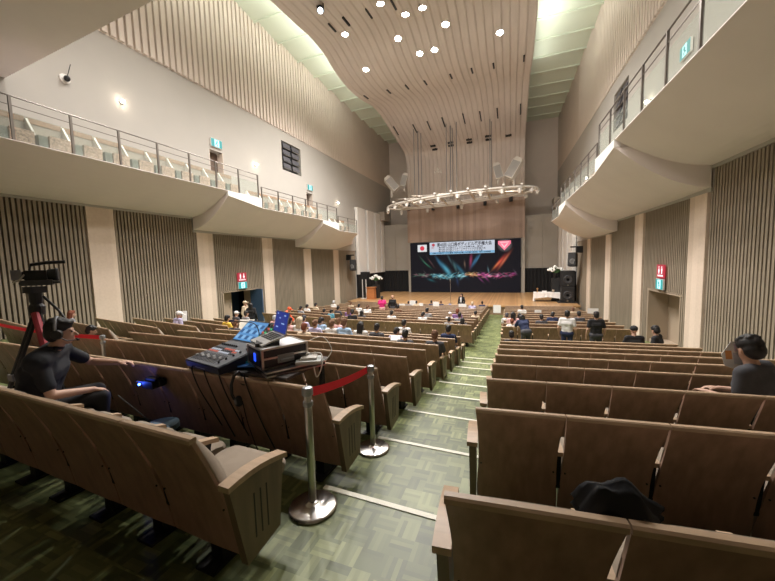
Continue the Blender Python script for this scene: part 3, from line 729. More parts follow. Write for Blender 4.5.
for side, nm in ((-1, 'left'), (1, 'right')):
    wc_sign(side, 15.35, -0.66, 'red sign with two white figures above the exit sign on the %s wall' % nm)
    exit_sign(side, 15.35, -1.13, 1.15, 'lit blue-green exit sign over the ground-floor doorway in the %s wall' % nm)
    exit_sign(side, 14.15, 6.50, 1.25, 'lit exit sign over the nearer door on the %s balcony' % nm)
    exit_sign(side, 22.85, 5.86, 1.25, 'lit exit sign over the farther door on the %s balcony' % nm)
    for y, z, w_ in ((9.56, 6.72, 'nearest'), (17.04, 6.12, 'middle'), (27.17, 5.35, 'farthest')):
        s = 1 if side < 0 else -1
        th = thing('wall_sconce', (S(side, 0.0, y), y, z), '%s glowing wall lamp on the white wall above the %s balcony' % (w_, nm), 'wall lamp', 'glowing wall lamps'); th.scale = (s, 1, 1)
        q = MB(); q.lathe([(0.09, 0), (0.09, 0.04), (0.05, 0.06)], 16, 0, Tm((0, 0, 0), ry=radians(90))); q.build('base', M_METAL, th)
        q = MB(); q.ball((0.14, 0, 0), (0.06, 0.07, 0.07), 8); q.build('bulb', emis('sconce_glow', (1.0, 0.88, 0.72), 30), th)
        add_light('POINT', 'sconce_light', (S(side, 0.36, y), y, z), P_SCONCE, (1, 0.85, 0.66), shadow_soft_size=0.06)
    # recessed loudspeaker cluster
    a, b_, z0, z1 = SPKR
    th = thing('wall_loudspeaker', (S(side, 0, (a + b_) / 2), (a + b_) / 2, z0), 'recessed black loudspeaker cluster high in the %s wall above the balcony' % nm, 'loudspeaker', 'recessed wall loudspeakers')
    lx = Vector(th.location)
    q = MB(); q.wall(side, -0.44, -0.38, a, b_, z0, z1); q.v = [tuple(Vector(v) - lx) for v in q.v]; q.build('recess_back', M_BLACK, th)
    for r in range(4):
        for c in range(2):
            q = MB(); yy = a + 0.18 + c * 1.0; zz = z0 + 0.12 + r * 0.45
            q.hexa([tuple(Vector(v) - lx) for v in [(S(side, -0.36, yy), yy, zz), (S(side, 0.02, yy), yy, zz + 0.08), (S(side, 0.02, yy), yy + 0.8, zz + 0.08), (S(side, -0.36, yy), yy + 0.8, zz),
                     (S(side, -0.36, yy), yy, zz + 0.38), (S(side, -0.05, yy), yy, zz + 0.4), (S(side, -0.05, yy), yy + 0.8, zz + 0.4), (S(side, -0.36, yy), yy + 0.8, zz + 0.38)]])
            q.build('horn', mat('speaker_grey', (0.09, 0.09, 0.10), 0.45), th)
            q = MB(); q.tube([Vector((S(side, 0.03, yy), yy, zz + 0.04)) - lx, Vector((S(side, 0.03, yy), yy + 0.8, zz + 0.04)) - lx], 0.02, 6); q.build('bracket', M_METAL, th)
    # black loudspeaker on the dark panel by the stage
    th = thing('bracket_loudspeaker', (S(side, 0.35, 28.6), 28.6, -0.2), 'black loudspeaker on a wall bracket beside the stage on the %s' % nm, 'loudspeaker', 'black wall speakers by the stage')
    s = 1 if side < 0 else -1; th.scale = (s, 1, 1)
    q = MB(); q.box(-0.1, 0.45, -0.35, 0.3, -0.55, 0.45, 0, Tm((0.1, 0, 0), rx=radians(-8), rz=radians(20))); q.build('cabinet', M_BLACK, th, bevel=0.03)
    q = MB(); q.lathe([(0.2, 0), (0.17, 0.02), (0.05, 0.0)], 16, 0, Tm((0.35, -0.34, -0.15), rx=radians(90))); q.build('cone', M_GREY, th)
    q = MB(); q.box(-0.38, 0.1, -0.05, 0.05, 0.45, 0.95); q.box(-0.38, 0.45, -0.04, 0.04, 0.85, 0.95); q.build('bracket', M_BLACK, th)
# small camera on the left wall
th = thing('ceiling_camera', (XL, 10.6, 8.35), 'small black camera with antenna on the white wall at upper left', 'camera')
hz = ray(64, 79); sc_ = (XL - 0.02) / hz.x; th.location = (XL, hz.y * sc_, hz.z * sc_)
q = MB(); q.lathe([(0.16, 0), (0.16, 0.05), (0.03, 0.07)], 16, 0, Tm(ry=radians(90))); q.build('mount', M_WHITE, th)
q = MB(); q.ball((0.16, 0, -0.02), (0.1, 0.09, 0.1), 8); q.build('camera_ball', M_BLACK, th)
q = MB(); q.tube([(0.15, 0, 0), (0.2, 0.12, 0.5)], 0.012, 6); q.build('antenna', M_BLACK, th)
# hanging spotlight at the canopy
p, t = canopy_hit(320, 3); p = p + Vector((0, 0, -0.3))
th = thing('hanging_spotlight', p, 'black theatre spotlight clamped under the canopy at the top of the picture', 'spotlight')
q = MB(); q.lathe([(0.16, -0.25), (0.18, 0.2), (0.12, 0.26)], 16, 0, Tm(rx=radians(130), rz=radians(30))); q.build('body', M_BLACK, th)
q = MB(); q.lathe([(0.14, 0), (0.14, 0.01)], 16, 0, Tm((0.1, -0.17, -0.2), rx=radians(130), rz=radians(30))); q.build('lens', emis('spot_lens', (0.8, 0.9, 1), 4), th)
q = MB(); q.box(-0.2, -0.17, -0.03, 0.03, -0.1, 0.35); q.box(0.17, 0.2, -0.03, 0.03, -0.1, 0.35); q.box(-0.2, 0.2, -0.03, 0.03, 0.3, 0.35); q.build('yoke', M_BLACK, th)

# ------------------------------------------------------------------ stage
ZS = -3.57
q = MB(); q.prism([(XL + 0.15, 28.2), (-12.6, 27.2), (-8, 26.95), (2.5, 26.75), (4.45, 27.5), (4.35, 41.2), (XL, 41.2)], ZS - 0.12, ZS, 'z'); tn += 1; struct(q.build('floor_stage', M_STAGE))
q = MB(); q.prism([(XL + 0.2, 28.3), (-12.6, 27.3), (-8, 27.05), (2.5, 26.85), (4.4, 27.6), (4.35, 41.1), (XL + .1, 41.1)], -4.6, ZS - 0.12, 'z'); struct(q.build('trim_990', M_STAGEFRONT))
# header clad in boards, grey shell panels, black curtain
q = MB(); q.box(-11.45, 0.92, 37.15, 37.55, 2.05, 6.15); struct(q.build('wall_header', M_HEADER))
q = MB(); q.box(-11.45, -11.15, 37.15, 37.75, ZS, 2.06); q.box(0.6, 0.95, 37.15, 37.75, ZS, 2.06); struct(q.build('trim_991', M_GREYPANEL))
q = MB()
for x0, x1 in ((XL, -13.2), (-13.18, -11.46), (0.93, 2.6), (2.62, 4.5)): q.box(x0, x1, 37.9, 38.05, -1.1, 4.3)
struct(q.build('trim_992', M_GREYPANEL))
q = MB(); q.box(XL, -11.4, 38.1, 38.3, 4.25, 14.9); q.box(0.9, 4.5, 38.1, 38.3, 4.25, 14.9) if False else None
def curtain(x0, x1, y, z0, z1, name, label):
    q = MB(); r0 = []; r1 = []; n = int((x1 - x0) / 0.06)
    for i in range(n + 1): x = x0 + (x1 - x0) * i / n; dy = 0.05 * sin(x * 18); r0.append((x, y + dy, z0)); r1.append((x, y + dy, z1))
    q.grid([r0, r1]); q.grid([[(a, b + 0.03, c) for a, b, c in r1], [(a, b + 0.03, c) for a, b, c in r0]])
    tag(q.build(name, M_CURTAIN), label, 'curtain')
curtain(XL + 0.2, 4.3, 38.4, ZS, -1.0, 'stage_curtain', 'long black curtain hung across the back of the stage behind the screen')
curtain(XL + 0.2, -11.2, 37.7, ZS, -1.08, 'side_curtain', 'black curtain to the left of the screen under the grey panels')
curtain(0.62, 4.3, 37.7, ZS, -1.08, 'side_curtain', 'black curtain to the right of the screen under the grey panels')

# LED wall: picture of coloured light bursts on its face
X0, X1, Y_, Z0_, Z1_ = -11.12, 0.55, 36.95, ZS + 0.02, 2.0
scr = thing('video_wall', ((X0 + X1) / 2, Y_, Z0_), 'large black video wall on the stage showing coloured bursts of light', 'video wall')
q = MB(); q.box(X0, X1, Y_, Y_ + 0.18, Z0_, Z1_); q.v = [(a - (X0 + X1) / 2, b - Y_, c - Z0_) for a, b, c in q.v]; q.build('cabinet', M_BLACK, scr)
nx, nz = 300, 140
rnd = random.Random(5); streaks = []
def st(u, v, ang, ln, wd_, c, a): streaks.append((u, v, cos(ang), sin(ang), ln, wd_, c, a))
AR = 11.67 / 5.55
for (u, v, dg, ln, wd_, c, a) in [
    (0.16, 0.56, 140, .09, .012, (.1, .6, .35), .35), (0.13, 0.63, 130, .10, .01, (.2, .5, .3), .3), (0.20, 0.60, 125, .09, .012, (.45, .2, .2), .3),
    (0.28, 0.60, 120, .10, .022, (.06, .3, .55), .5), (0.33, 0.50, 130, .12, .03, (.1, .45, .7), .6), (0.38, 0.66, 115, .09, .015, (.2, .4, .45), .35),
    (0.36, 0.42, 125, .10, .04, (.15, .6, .75), .7), (0.43, 0.50, 110, .08, .02, (.2, .5, .5), .4), (0.48, 0.44, 130, .12, .03, (.08, .4, .6), .45), (0.52, 0.55, 95, .05, .012, (.8, .5, .35), .4),
    (0.575, 0.62, 85, .09, .022, (.75, .10, .25), .7), (0.61, 0.60, 60, .10, .022, (.10, .40, .75), .6), (0.64, 0.66, 62, .08, .012, (.15, .5, .8), .5),
    (0.83, 0.58, 52, .11, .028, (.95, .10, .06), 1.0), (0.865, 0.60, 56, .13, .02, (1.0, .25, .12), .9), (0.80, 0.52, 50, .08, .015, (.9, .35, .1), .7),
    (0.70, 0.30, 128, .07, .015, (.75, .1, .5), .6), (0.66, 0.25, 135, .06, .012, (.6, .1, .45), .5), (0.73, 0.42, 100, .05, .01, (.4, .7, .8), .5), (0.45, 0.22, 100, .07, .02, (.05, .12, .3), .4), (0.2, 0.24, 160, .06, .02, (.05, .35, .4), .4), (0.5, .3, 45, .05, .02, (.3, .6, .7), .5)]:
    st(u * AR, v, radians(dg), ln * AR * .55, wd_, c, a * 0.5)
for j in range(230):                         # the horizontal skyline of light
    u = 0.04 + 0.92 * rnd.random(); v = 0.33 + rnd.gauss(0, 0.022) + 0.015 * sin(u * 14)
    if u < 0.2: c = rnd.choice([(.55, .15, .25), (.2, .45, .3), (.4, .3, .3)])
    elif u < 0.52: c = rnd.choice([(.15, .6, .75), (.3, .7, .75), (.1, .45, .6), (.5, .75, .7)])
    elif u < 0.63: c = rnd.choice([(1, .55, .15), (.9, .7, .35), (.9, .35, .2)])
    else: c = rnd.choice([(.85, .08, .3), (.7, .1, .4), (.9, .3, .4), (.4, .3, .4)])
    amp = 0.3 if 0.2 < u < 0.85 else 0.18
    st(u * AR, v, radians(rnd.gauss(0, 25)), rnd.uniform(.01, .05), rnd.uniform(.004, .012), c, amp)
cols = []
for j in range(nz + 1):
    for i in range(nx + 1):
        u = i / nx * AR; v = j / nz; r = g = b = 0.004
        b += 0.003
        for (su, sv, cx_, sy_, ln, wd_, c, a) in streaks:
            du = u - su; dv = v - sv
            if du * du + dv * dv > 0.09: continue
            p_ = du * cx_ + dv * sy_; t_ = -du * sy_ + dv * cx_
            e_ = (p_ / ln) ** 2 + (t_ / wd_) ** 2
            if e_ < 9: w_ = a * math.exp(-e_); r += c[0] * w_; g += c[1] * w_; b += c[2] * w_
        dd = math.hypot((u / AR - .87) * AR, v - .895)
        if dd < 0.16: w_ = 0.13 * max(0, 1 - (dd / 0.14) ** 2) if dd < .14 else 0; r += w_ * 1.1; g += w_; b += w_
        cols.append((min(r, 1), min(g, 1), min(b, 1), 1))
vs = [(X0 + .03 + (X1 - X0 - .06) * i / nx - (X0 + X1) / 2, -0.012, 0.04 + (Z1_ - Z0_ - .08) * j / nz) for j in range(nz + 1) for i in range(nx + 1)]
fs = [(j * (nx + 1) + i, j * (nx + 1) + i + 1, (j + 1) * (nx + 1) + i + 1, (j + 1) * (nx + 1) + i) for j in range(nz) for i in range(nx)]
me = bpy.data.meshes.new('screen_face'); me.from_pydata(vs, [], fs)
ca = me.color_attributes.new('picture', 'FLOAT_COLOR', 'POINT'); ca.data.foreach_set('color', [c for q_ in cols for c in q_])
m = bpy.data.materials.new('screen_picture'); m.use_nodes = True; nt = m.node_tree; b_ = nt.nodes['Principled BSDF']
at = nt.nodes.new('ShaderNodeVertexColor'); at.layer_name = 'picture'; nt.links.new(at.outputs[0], b_.inputs['Emission Color']); b_.inputs['Emission Strength'].default_value = 1.0; b_.inputs['Base Color'].default_value = (0.01, 0.01, 0.012, 1); b_.inputs['Roughness'].default_value = 0.6; b_.inputs['Specular IOR Level'].default_value = 0.05
me.materials.append(m); obj('screen_face', me, scr)
def U(u): return X0 + (X1 - X0) * u - (X0 + X1) / 2
def V(v): return (Z1_ - Z0_) * v
def text(name, body, size, loc, parent, m, rot=(radians(90), 0, 0), ext=0.003, width=None, align='LEFT'):
    cu = bpy.data.curves.new(name, 'FONT'); cu.body = body; cu.size = size; cu.extrude = ext; cu.offset = size * 0.022; cu.align_x = align; cu.materials.append(m)
    cu.resolution_u = 2
    o = bpy.data.objects.new(name, cu); COL.objects.link(o); o.location = loc; o.rotation_euler = rot
    if parent: o.parent = parent
    if width:
        bpy.context.view_layer.update()
        if o.dimensions.x > 0: o.scale.x = width / o.dimensions.x
    bpy.context.view_layer.update()
    me = bpy.data.meshes.new_from_object(o.evaluated_get(bpy.context.evaluated_depsgraph_get()))
    n_ = bpy.data.objects.new(name, me); COL.objects.link(n_); n_.location = o.location; n_.rotation_euler = o.rotation_euler; n_.scale = o.scale; n_.parent = parent
    bpy.data.objects.remove(o); n_.name = name
    return n_
# emblem: pink inverted triangle badge glowing on the wall
M_PINK = emis('emblem_pink', (0.95, 0.16, 0.26), 1.1); M_PINKL = emis('emblem_light', (1.0, 0.55, 0.6), 1.0)
cxm, czm = U(0.865), V(0.90)
em = MB(); em.prism([(cxm - .62, czm + .36), (cxm + .62, czm + .36), (cxm + .62, czm + .05), (cxm, czm - .62), (cxm - .62, czm + .05)], -0.022, -0.014, 'y', 0)
em.build('emblem', M_PINK, scr)
em = MB(); em.prism([(cxm - .48, czm + .26), (cxm + .48, czm + .26), (cxm + .40, czm + .16), (cxm - .40, czm + .16)], -0.028, -0.023, 'y')
em.prism([(cxm - .36, czm + .08), (cxm - .22, czm + .08), (cxm, czm - .20), (cxm + .22, czm + .08), (cxm + .36, czm + .08), (cxm, czm - .42)], -0.028, -0.023, 'y'); em.build('emblem_figure', M_PINKL, scr)
# national flag picture on the wall
fx0, fx1, fz0, fz1 = U(0.075), U(0.165), V(0.815), V(0.955)
q = MB(); q.box(fx0, fx1, -0.022, -0.014, fz0, fz1); q.build('flag_field', emis('flag_white', (0.80, 0.82, 0.84), 0.85), scr)
q = MB(); q.lathe([(0.25, 0), (0.25, 0.006)], 24, 0, Tm(((fx0 + fx1) / 2, -0.022, (fz0 + fz1) / 2), rx=radians(90))); q.build('flag_disc', emis('flag_red', (0.75, 0.02, 0.06), 0.9), scr)
# banner hung in front of the top of the wall
bx0, bx1 = -8.86, -1.98; bz0, bz1 = 0.62, 1.95
ban = thing('banner', ((bx0 + bx1) / 2, 36.91, bz0), 'long white and blue banner with Japanese writing hung over the top of the video wall', 'banner')
bw = bx1 - bx0; bh = bz1 - bz0
q = MB(); q.box(-bw / 2, bw / 2, 0, 0.02, 0, bh); q.build('cloth', emis('banner_white', (0.72, 0.78, 0.90), 0.72), ban)  # cloth is no lamp: emission stands in for light falling on it
q = MB(); q.box(-bw / 2, bw / 2, -0.006, -0.001, 0.02, 0.27); q.build('blue_band', emis('banner_blue_glow', (0.20, 0.50, 0.78), 0.8), ban)  # band glows as well, its brightness put into the colour
MT = mat('banner_ink', (0.008, 0.008, 0.03), 0.6); MTR = mat('banner_red_ink', (0.6, 0.08, 0.14), 0.6)
text('lettering', '第43回 山口県ボディビル選手権大会', 0.44, (-bw / 2 + 0.82, -0.01, bh - 0.45), ban, MT, width=bw - 1.1)
for j, s_ in enumerate(('第43回 山口県ボディビル選手権大会・第7回', '第33回 山口県マスターズボディビル選手権大会', '第13回 山口県フィジーク・フィットネス大会')):
    text('lettering', s_, 0.17, (-bw / 2 + 1.0, -0.01, bh - 0.66 - j * 0.2), ban, MT, width=bw - 2.2 + 0.3 * (j == 1))
text('lettering', '主催 山口県ボディビル連盟   後援 山口県・山口県体育協会   協力 日本連盟', 0.16, (-bw / 2 + 0.3, -0.012, 0.08), ban, MT, width=bw - 0.7)
q = MB(); q.lathe([(0.17, 0), (0.17, 0.006)], 18, 0, Tm((-bw / 2 + 0.42, -0.001, bh - 0.28), rx=radians(90))); q.build('round_mark', MTR, ban)
text('lettering', 'JBBF', 0.16, (-bw / 2 + 0.22, -0.01, bh - 0.64), ban, MTR)

# black lamps under the frame along the header
for j, px in enumerate((409, 433, 458, 485, 511)):
    r = ray(px, (208, 208, 206, 203, 199)[j]); y = 36.7; p = Vector((r.x / r.y * y, y, r.z / r.y * y))
    th = thing('stage_spotlight', p, 'black spotlight in front of the wooden header, %s from its left end' % ORD[j], 'spotlight', 'black spotlights along the wooden header')
    q = MB(); q.lathe([(0.13, -0.26), (0.17, -0.2), (0.16, 0.24), (0.07, 0.30)], 14); q.build('can', M_BLACK, th)
    q = MB(); q.box(-0.04, 0.04, -0.04, 0.04, 0.28, 0.62); q.box(-0.05, 0.05, 0, 0.46, 0.56, 0.62); q.build('yoke', M_BLACK, th)

# ------------------------------------------------------------------ hanging white lighting frame over the stage front
ZF = lambda px, py, y: Vector((ray(px, py).x / ray(px, py).y * y, y, ray(px, py).z / ray(px, py).y * y))
cF = ZF(457, 199, 32.5); 
tr = thing('lighting_frame', cF, 'white oval lighting frame hung over the stage with pipes and brackets', 'lighting frame')
RX, RY = 6.9, 2.9
M_FRAME = mat('frame_off_white', (0.68, 0.64, 0.58), 0.5)
def el(a, kx=1, ky=1, dz=0): return Vector((RX * kx * cos(a), RY * ky * sin(a), dz + 0.045 * RX * kx * cos(a)))
for kx, ky, dz, r in ((1, 1, 0, 0.09), (0.86, 0.8, 0.05, 0.07), (0.62, 0.55, 0.08, 0.06)):
    q = MB(); q.tube([el(2 * pi * i / 40, kx, ky, dz) for i in range(41)], r, 6); q.build('ring_tube', M_FRAME, tr)
for j, x in enumerate((-5.6, -4.2, -2.8, -1.4, 0, 1.4, 2.8, 4.2, 5.6)):
    hw = RY * math.sqrt(1 - (x / RX) ** 2) + 0.45
    q = MB(); q.box(x - 0.09, x + 0.09, -hw, hw, 0.08 + .045 * x, 0.22 + .045 * x); q.build('cross_beam', M_FRAME, tr)
for j, (x, yv) in enumerate(((-4.4, .2), (-2.6, -.8), (-0.4, -0.9), (2.2, -.7), (4.3, .1))):
    q = MB(); q.prism([(x - 1.5, yv - 0.2), (x + 1.5, yv - 0.6), (x + 1.6, yv + 0.3), (x - 1.2, yv + 0.8)], 0, 0.05, 'z', 0, Tm((0, 0, .30 + .045 * x), ry=radians(4))); q.build('reflector_plate', M_FRAME, tr)
k = 0
for j, (a, kk) in enumerate([(200, 1), (216, 1), (232, 1), (246, 1), (260, 1), (274, 1), (290, 1), (306, 1), (322, 1), (338, 1), (180, 1), (0, 1), (30, 1), (60, 1), (90, 1), (120, 1), (150, 1)]):
    e_ = el(radians(a), kk, kk) + cF
    th = thing('white_spotlight', e_ + Vector((0, 0, -0.27)), 'white spotlight hanging under the oval frame, %s along its rim counting from the left front' % ORD[j], 'spotlight', 'white spotlights on the oval frame')
    q = MB(); q.lathe([(0.12, -0.26), (0.13, 0.0), (0.12, 0.12), (0.06, 0.16)], 12, 0, Tm(rx=radians(rnd.uniform(-30, 10)), ry=radians(rnd.uniform(-15, 15)))); q.build('can', M_FRAME, th)
    q = MB(); q.box(-0.18, -0.15, -0.02, 0.02, -0.04, 0.22); q.box(0.15, 0.18, -0.02, 0.02, -0.04, 0.22); q.box(-0.18, 0.18, -0.02, 0.02, 0.19, 0.23); q.box(-0.03, 0.03, -0.03, 0.03, 0.2, 0.30); q.build('yoke', M_FRAME, th)
for j, (px, py, rz, tl, s_, lb) in enumerate(((391.5, 184, 35, 38, 1.0, 'tilted white loudspeaker at the left end of the oval frame'), (404, 180, 5, -14, 0.85, 'pale upright loudspeaker panel at the left end of the frame, behind the tilted one'),
                                         (498, 171, 0, -15, 0.95, 'pale flat loudspeaker panel near the right end of the oval frame'), (514, 169, -20, 28, 1.15, 'large tilted white loudspeaker at the right end of the oval frame'))):
    y = 32.5 + (1.0 if j in (1, 2) else 0); p = ZF(px, py, y)
    th = thing('flown_loudspeaker', p, lb, 'loudspeaker', 'white loudspeakers above the frame')
    T = Tm(rx=radians(-12), ry=radians(tl if j in (2, 3) else -tl), rz=radians(rz))
    q = MB(); q.prism([(-0.36, -0.75), (0.36, -0.75), (0.36, 0.6), (0.22, 0.85), (-0.22, 0.85), (-0.36, 0.6)], -0.28 if j in (0, 3) else -0.1, 0.28 if j in (0, 3) else 0.1, 'y', 0, T @ Matrix.Scale(s_, 4)); q.build('cabinet', M_FRAME, th)
    q = MB(); q.box(-0.32, 0.32, -0.30 if j in (0, 3) else -0.12, -0.285 if j in (0, 3) else -0.105, -0.7, 0.55, 0, T @ Matrix.Scale(s_, 4)); q.build('grille', mat('speaker_mesh_grey', (0.36, 0.34, 0.32), 0.7), th)
    q = MB(); q.tube([(0, 0, -0.6 * s_), (0, 0, -1.3 * s_)], 0.05, 6); q.build('stem', M_FRAME, th)
for j, (px, py) in enumerate(((415, 135), (419, 140), (422, 150), (447, 112), (451, 112), (453, 118), (457, 112), (490, 105), (491.5, 106))):
    h = canopy_hit(px, py); p = h[0] if h else Vector((-5, 34, 12.8))
    r = ray(px, 200); y = 32.5 + (j % 3) * 0.4; x = r.x / r.y * y
    z1 = min(CPROF[:-6], key=lambda q_: abs(q_[0] - y))[1] - 0.22
    q = MB(); q.tube([(0, 0, 0), (0, 0, z1 - cF.z - 0.1)], 0.035 if j not in (1, 4) else 0.05, 6)
    tag(q.build('suspension_cable', M_GREY, None, (x, y, cF.z + 0.1)), 'thin hoist cable from the canopy to the oval frame, %s from the left' % ORD[j], 'cable', 'hoist cables of the oval frame')
p = ZF(438, 171, 33); th = thing('microphone_cluster', p, 'small white cluster of hanging microphones above the oval frame', 'microphone')
for dx, dz in ((0, 0.18), (-0.28, -0.1), (0.28, -0.1), (0.02, -0.05)):
    q = MB(); q.ball((dx, 0, dz), (0.10, 0.12, 0.13), 6); q.build('microphone', M_FRAME, th)
q = MB(); q.tube([(-0.28, 0, -0.1), (0, 0, 0), (0.28, 0, -0.1)], 0.03, 6); q.tube([(0, 0, 0), (0, 0, 12.3 - p.z)], 0.012, 4); q.build('hanger', M_FRAME, th)

# ------------------------------------------------------------------ things on the stage
def flowers(loc, label, r=0.5):
    th = thing('flower_arrangement', loc, label, 'flowers', 'white flower arrangements')
    q = MB(); q.lathe([(0.10, 0), (0.16, 0.3), (0.13, 0.42)], 12); q.build('vase', M_BLACK, th)
    rr = random.Random(3)
    q = MB(); g = MB()
    for i in range(38):
        a = rr.uniform(0, 2 * pi); d = r * math.sqrt(rr.random()); x, y, z = d * cos(a) * 1.3, d * sin(a) * .8, 0.62 + 0.28 * (1 - (d / r) ** 2) + rr.uniform(-.1, .1)
        q.ball((x, y, z), rr.uniform(.06, .10), 5); g.tube([(0, 0, 0.38), (x * .9, y * .9, z - .04)], 0.012, 4)
    q.build('blossoms', mat('white_petals', (0.85, 0.85, 0.80), 0.8), th); g.build('stems', mat('green_stems', (0.06, 0.14, 0.04), 0.8), th)
p = ZF(371.5, 299, 31.0); lec = thing('lectern', (p.x, 29.8, ZS), 'orange-brown wooden lectern at the left side of the stage', 'lectern')
lx_ = ray(371.5, 295).x / ray(371.5, 295).y * 29.8; lec.location.x = lx_
q = MB(); q.prism([(-0.40, 0), (0.40, 0), (0.36, 1.12), (-0.36, 1.12)], -0.26, 0.26, 'y'); q.build('body', mat('orange_wood', (0.42, 0.16, 0.055), 0.4, var=.15, vscale=3, stretch=(1, 1, 4)), lec)
q = MB(); q.box(-0.45, 0.45, -0.32, 0.32, 1.12, 1.17); q.build('top', MATS['orange_wood'], lec)
q = MB(); q.box(-0.46, 0.46, -0.3, 0.3, 0, 0.06); q.build('plinth', MATS['orange_wood'], lec)
flowers((lx_ + 0.1, 30.8, ZS), 'white flowers on a tall stand behind the lectern')
bpy.data.objects['flower_arrangement'].scale = (1.0, 1.0, 1.0)
q = MB(); q.box(-0.3, 0.3, -0.3, 0.3, 0, 1.3); pe = tag(q.build('flower_stand', M_BLACK, None, (lx_ + 0.1, 30.8, ZS)), 'black stand under the white flowers behind the lectern', 'stand'); bpy.data.objects['flower_arrangement'].location.z = ZS + 1.3
# award table, boxes, flowers, loudspeaker stack at right
ty = 30.0; tx = ray(547, 295).x / ray(547, 295).y * ty
th = thing('award_table', (tx, ty, ZS), 'long table under a white draped cloth at the right of the stage', 'table')
q = MB(); q.box(-0.95, 0.95, -0.38, 0.38, 0.68, 0.72)
for sx in (-.9, .9):
    for sy in (-.33, .33): q.box(sx - .02, sx + .02, sy - .02, sy + .02, 0, .68)
q.build('table_frame', M_GREY, th)
q = MB(); r0 = []; r1 = []; r2 = []
for i in range(97):
    t = i / 96 * 4; s_ = int(t) % 4; f_ = t - int(t) if t < 4 else 0
    c = [(-1, -.42), (1, -.42), (1, .42), (-1, .42)]; a, b = c[s_], c[(s_ + 1) % 4]; x = a[0] + (b[0] - a[0]) * f_; y = a[1] + (b[1] - a[1]) * f_
    w_ = 1 + 0.05 * sin(i * 1.3); hem = 0.42 + 0.22 * (1 - abs(2 * f_ - 1)) if s_ in (0, 2) else 0.05
    r0.append((x, y, 0.73)); r1.append((x * (1 + .02 * sin(i * 1.7)), y * (1 + .04 * sin(i * 1.7)), 0.5)); r2.append((x * w_, y * (w_ + .04), hem * 0.6))
q.grid([r0, r1, r2]); q.add(r0[:-1], [tuple(range(96))]); q.build('cloth', mat('white_cloth', (0.80, 0.78, 0.76), 0.9), th, smooth=False)
for j, (dx, w_, h_, c, lb) in enumerate(((-0.72, .14, .34, (0.32, 0.16, 0.06), 'bronze trophy at the left end of the white stage table'), (-0.2, .34, .12, (0.75, 0.72, 0.7), 'white box in the middle of the stage table'), (0.45, .2, .2, (0.5, 0.4, 0.3), 'small tan trophy on the right half of the stage table'))):
    q = MB()
    if j == 1: q.box(-w_ / 2, w_ / 2, -.1, .1, 0, h_)
    else: q.lathe([(w_ / 2, 0), (w_ / 2, .04), (.03, .06), (.03, h_ * .5), (w_ / 2, h_ * .8), (w_ / 2.2, h_)], 12)
    tag(q.build('box' if j == 1 else 'trophy', mat('tabletop_%d' % j, c, 0.4), None, (tx + dx, ty, ZS + 0.735)), lb, 'box' if j == 1 else 'trophy')
sx_ = ray(567, 295).x / ray(567, 295).y * 29.5
for j in range(2):
    th = thing('stage_loudspeaker', (sx_, 29.5, ZS + 0.08 + j * 1.22), 'black stage loudspeaker, %s of the stack at the right of the stage' % ('lower' if j == 0 else 'upper'), 'loudspeaker', 'black loudspeaker stack')
    q = MB(); q.box(-0.48, 0.48, -0.4, 0.4, 0, 1.18); q.build('cabinet', M_BLACK, th, bevel=0.03)
    q = MB(); q.lathe([(0.34, 0), (0.30, .03), (.1, 0)], 20, 0, Tm((0, -0.41, 0.5), rx=radians(90))); q.build('cone', mat('cone_dark', (.03, .03, .032), .6), th)
    q = MB(); q.box(-0.06, 0.06, -0.42, -0.402, 0.04, 0.1); q.build('badge', M_METAL, th)
q = MB(); q.box(-0.7, 0.7, -0.6, 0.5, 0, 0.08); tag(q.build('speaker_platform', M_BLACK, None, (sx_, 29.5, ZS)), 'low black platform under the loudspeaker stack', 'platform')
flowers((sx_ - 0.75, 30.4, ZS + 1.85), 'white flowers beside the loudspeaker stack above the white table')
q = MB(); q.box(-0.28, 0.28, -0.28, 0.28, 0, 1.85); tag(q.build('flower_stand', M_BLACK, None, (sx_ - 0.75, 30.4, ZS)), 'black stand under the flowers by the loudspeaker stack', 'stand')
# left wing: black stack, white stands
for px, wd2, h_, nm_, lb in ((356, 0.9, 2.6, 'equipment_rack', 'tall black equipment stack at the left edge of the stage'), (371, 0.6, 1.1, 'equipment_rack', 'smaller black cabinet beside the tall black stack')):
    y = 31.2; x = max(XL + .6, ray(px, 285).x / ray(px, 285).y * y)
    q = MB(); q.box(-wd2 / 2, wd2 / 2, -.4, .4, 0, h_); 
    for zz in range(int(h_ / .3)): q.box(-wd2 / 2 + .05, wd2 / 2 - .05, -.42, -.4, .05 + zz * .3, .28 + zz * .3)
    tag(q.build(nm_, M_BLACK, None, (x, y, ZS)), lb, 'rack')
for j, px in enumerate((362.5, 366)):
    y = 30.2; x = ray(px, 285).x / ray(px, 285).y * y
    th = thing('microphone_stand', (x, y, ZS), 'slim white and steel stand at the left of the stage, %s one' % ('left' if j == 0 else 'right'), 'stand', 'slim stands by the stage')
    q = MB(); q.tube([(0, 0, 0.02), (0, 0, 1.9)], 0.035, 8); q.build('pole', M_WHITE, th); q = MB(); q.lathe([(0.25, 0), (0.25, 0.03), (0.04, 0.06)], 16); q.build('base', M_WHITE, th)
# microphone stand in front of the screen
y = 27.6; x = ray(450.5, 290).x / ray(450.5, 290).y * y
th = thing('microphone_stand', (x, y, ZS), 'tall thin microphone stand at the middle of the stage before the screen', 'stand')
q = MB(); q.lathe([(0.2, 0), (0.2, 0.02), (0.03, 0.04)], 16); q.build('base', M_METAL, th)
q = MB(); q.tube([(0, 0, 0.03), (0, 0, 1.75)], 0.016, 6); q.build('pole', M_METAL, th); q = MB(); q.tube([(0, 0, 1.72), (0, -0.1, 1.95)], (0.02, 0.05), 8); q.build('microphone', M_GREY, th)

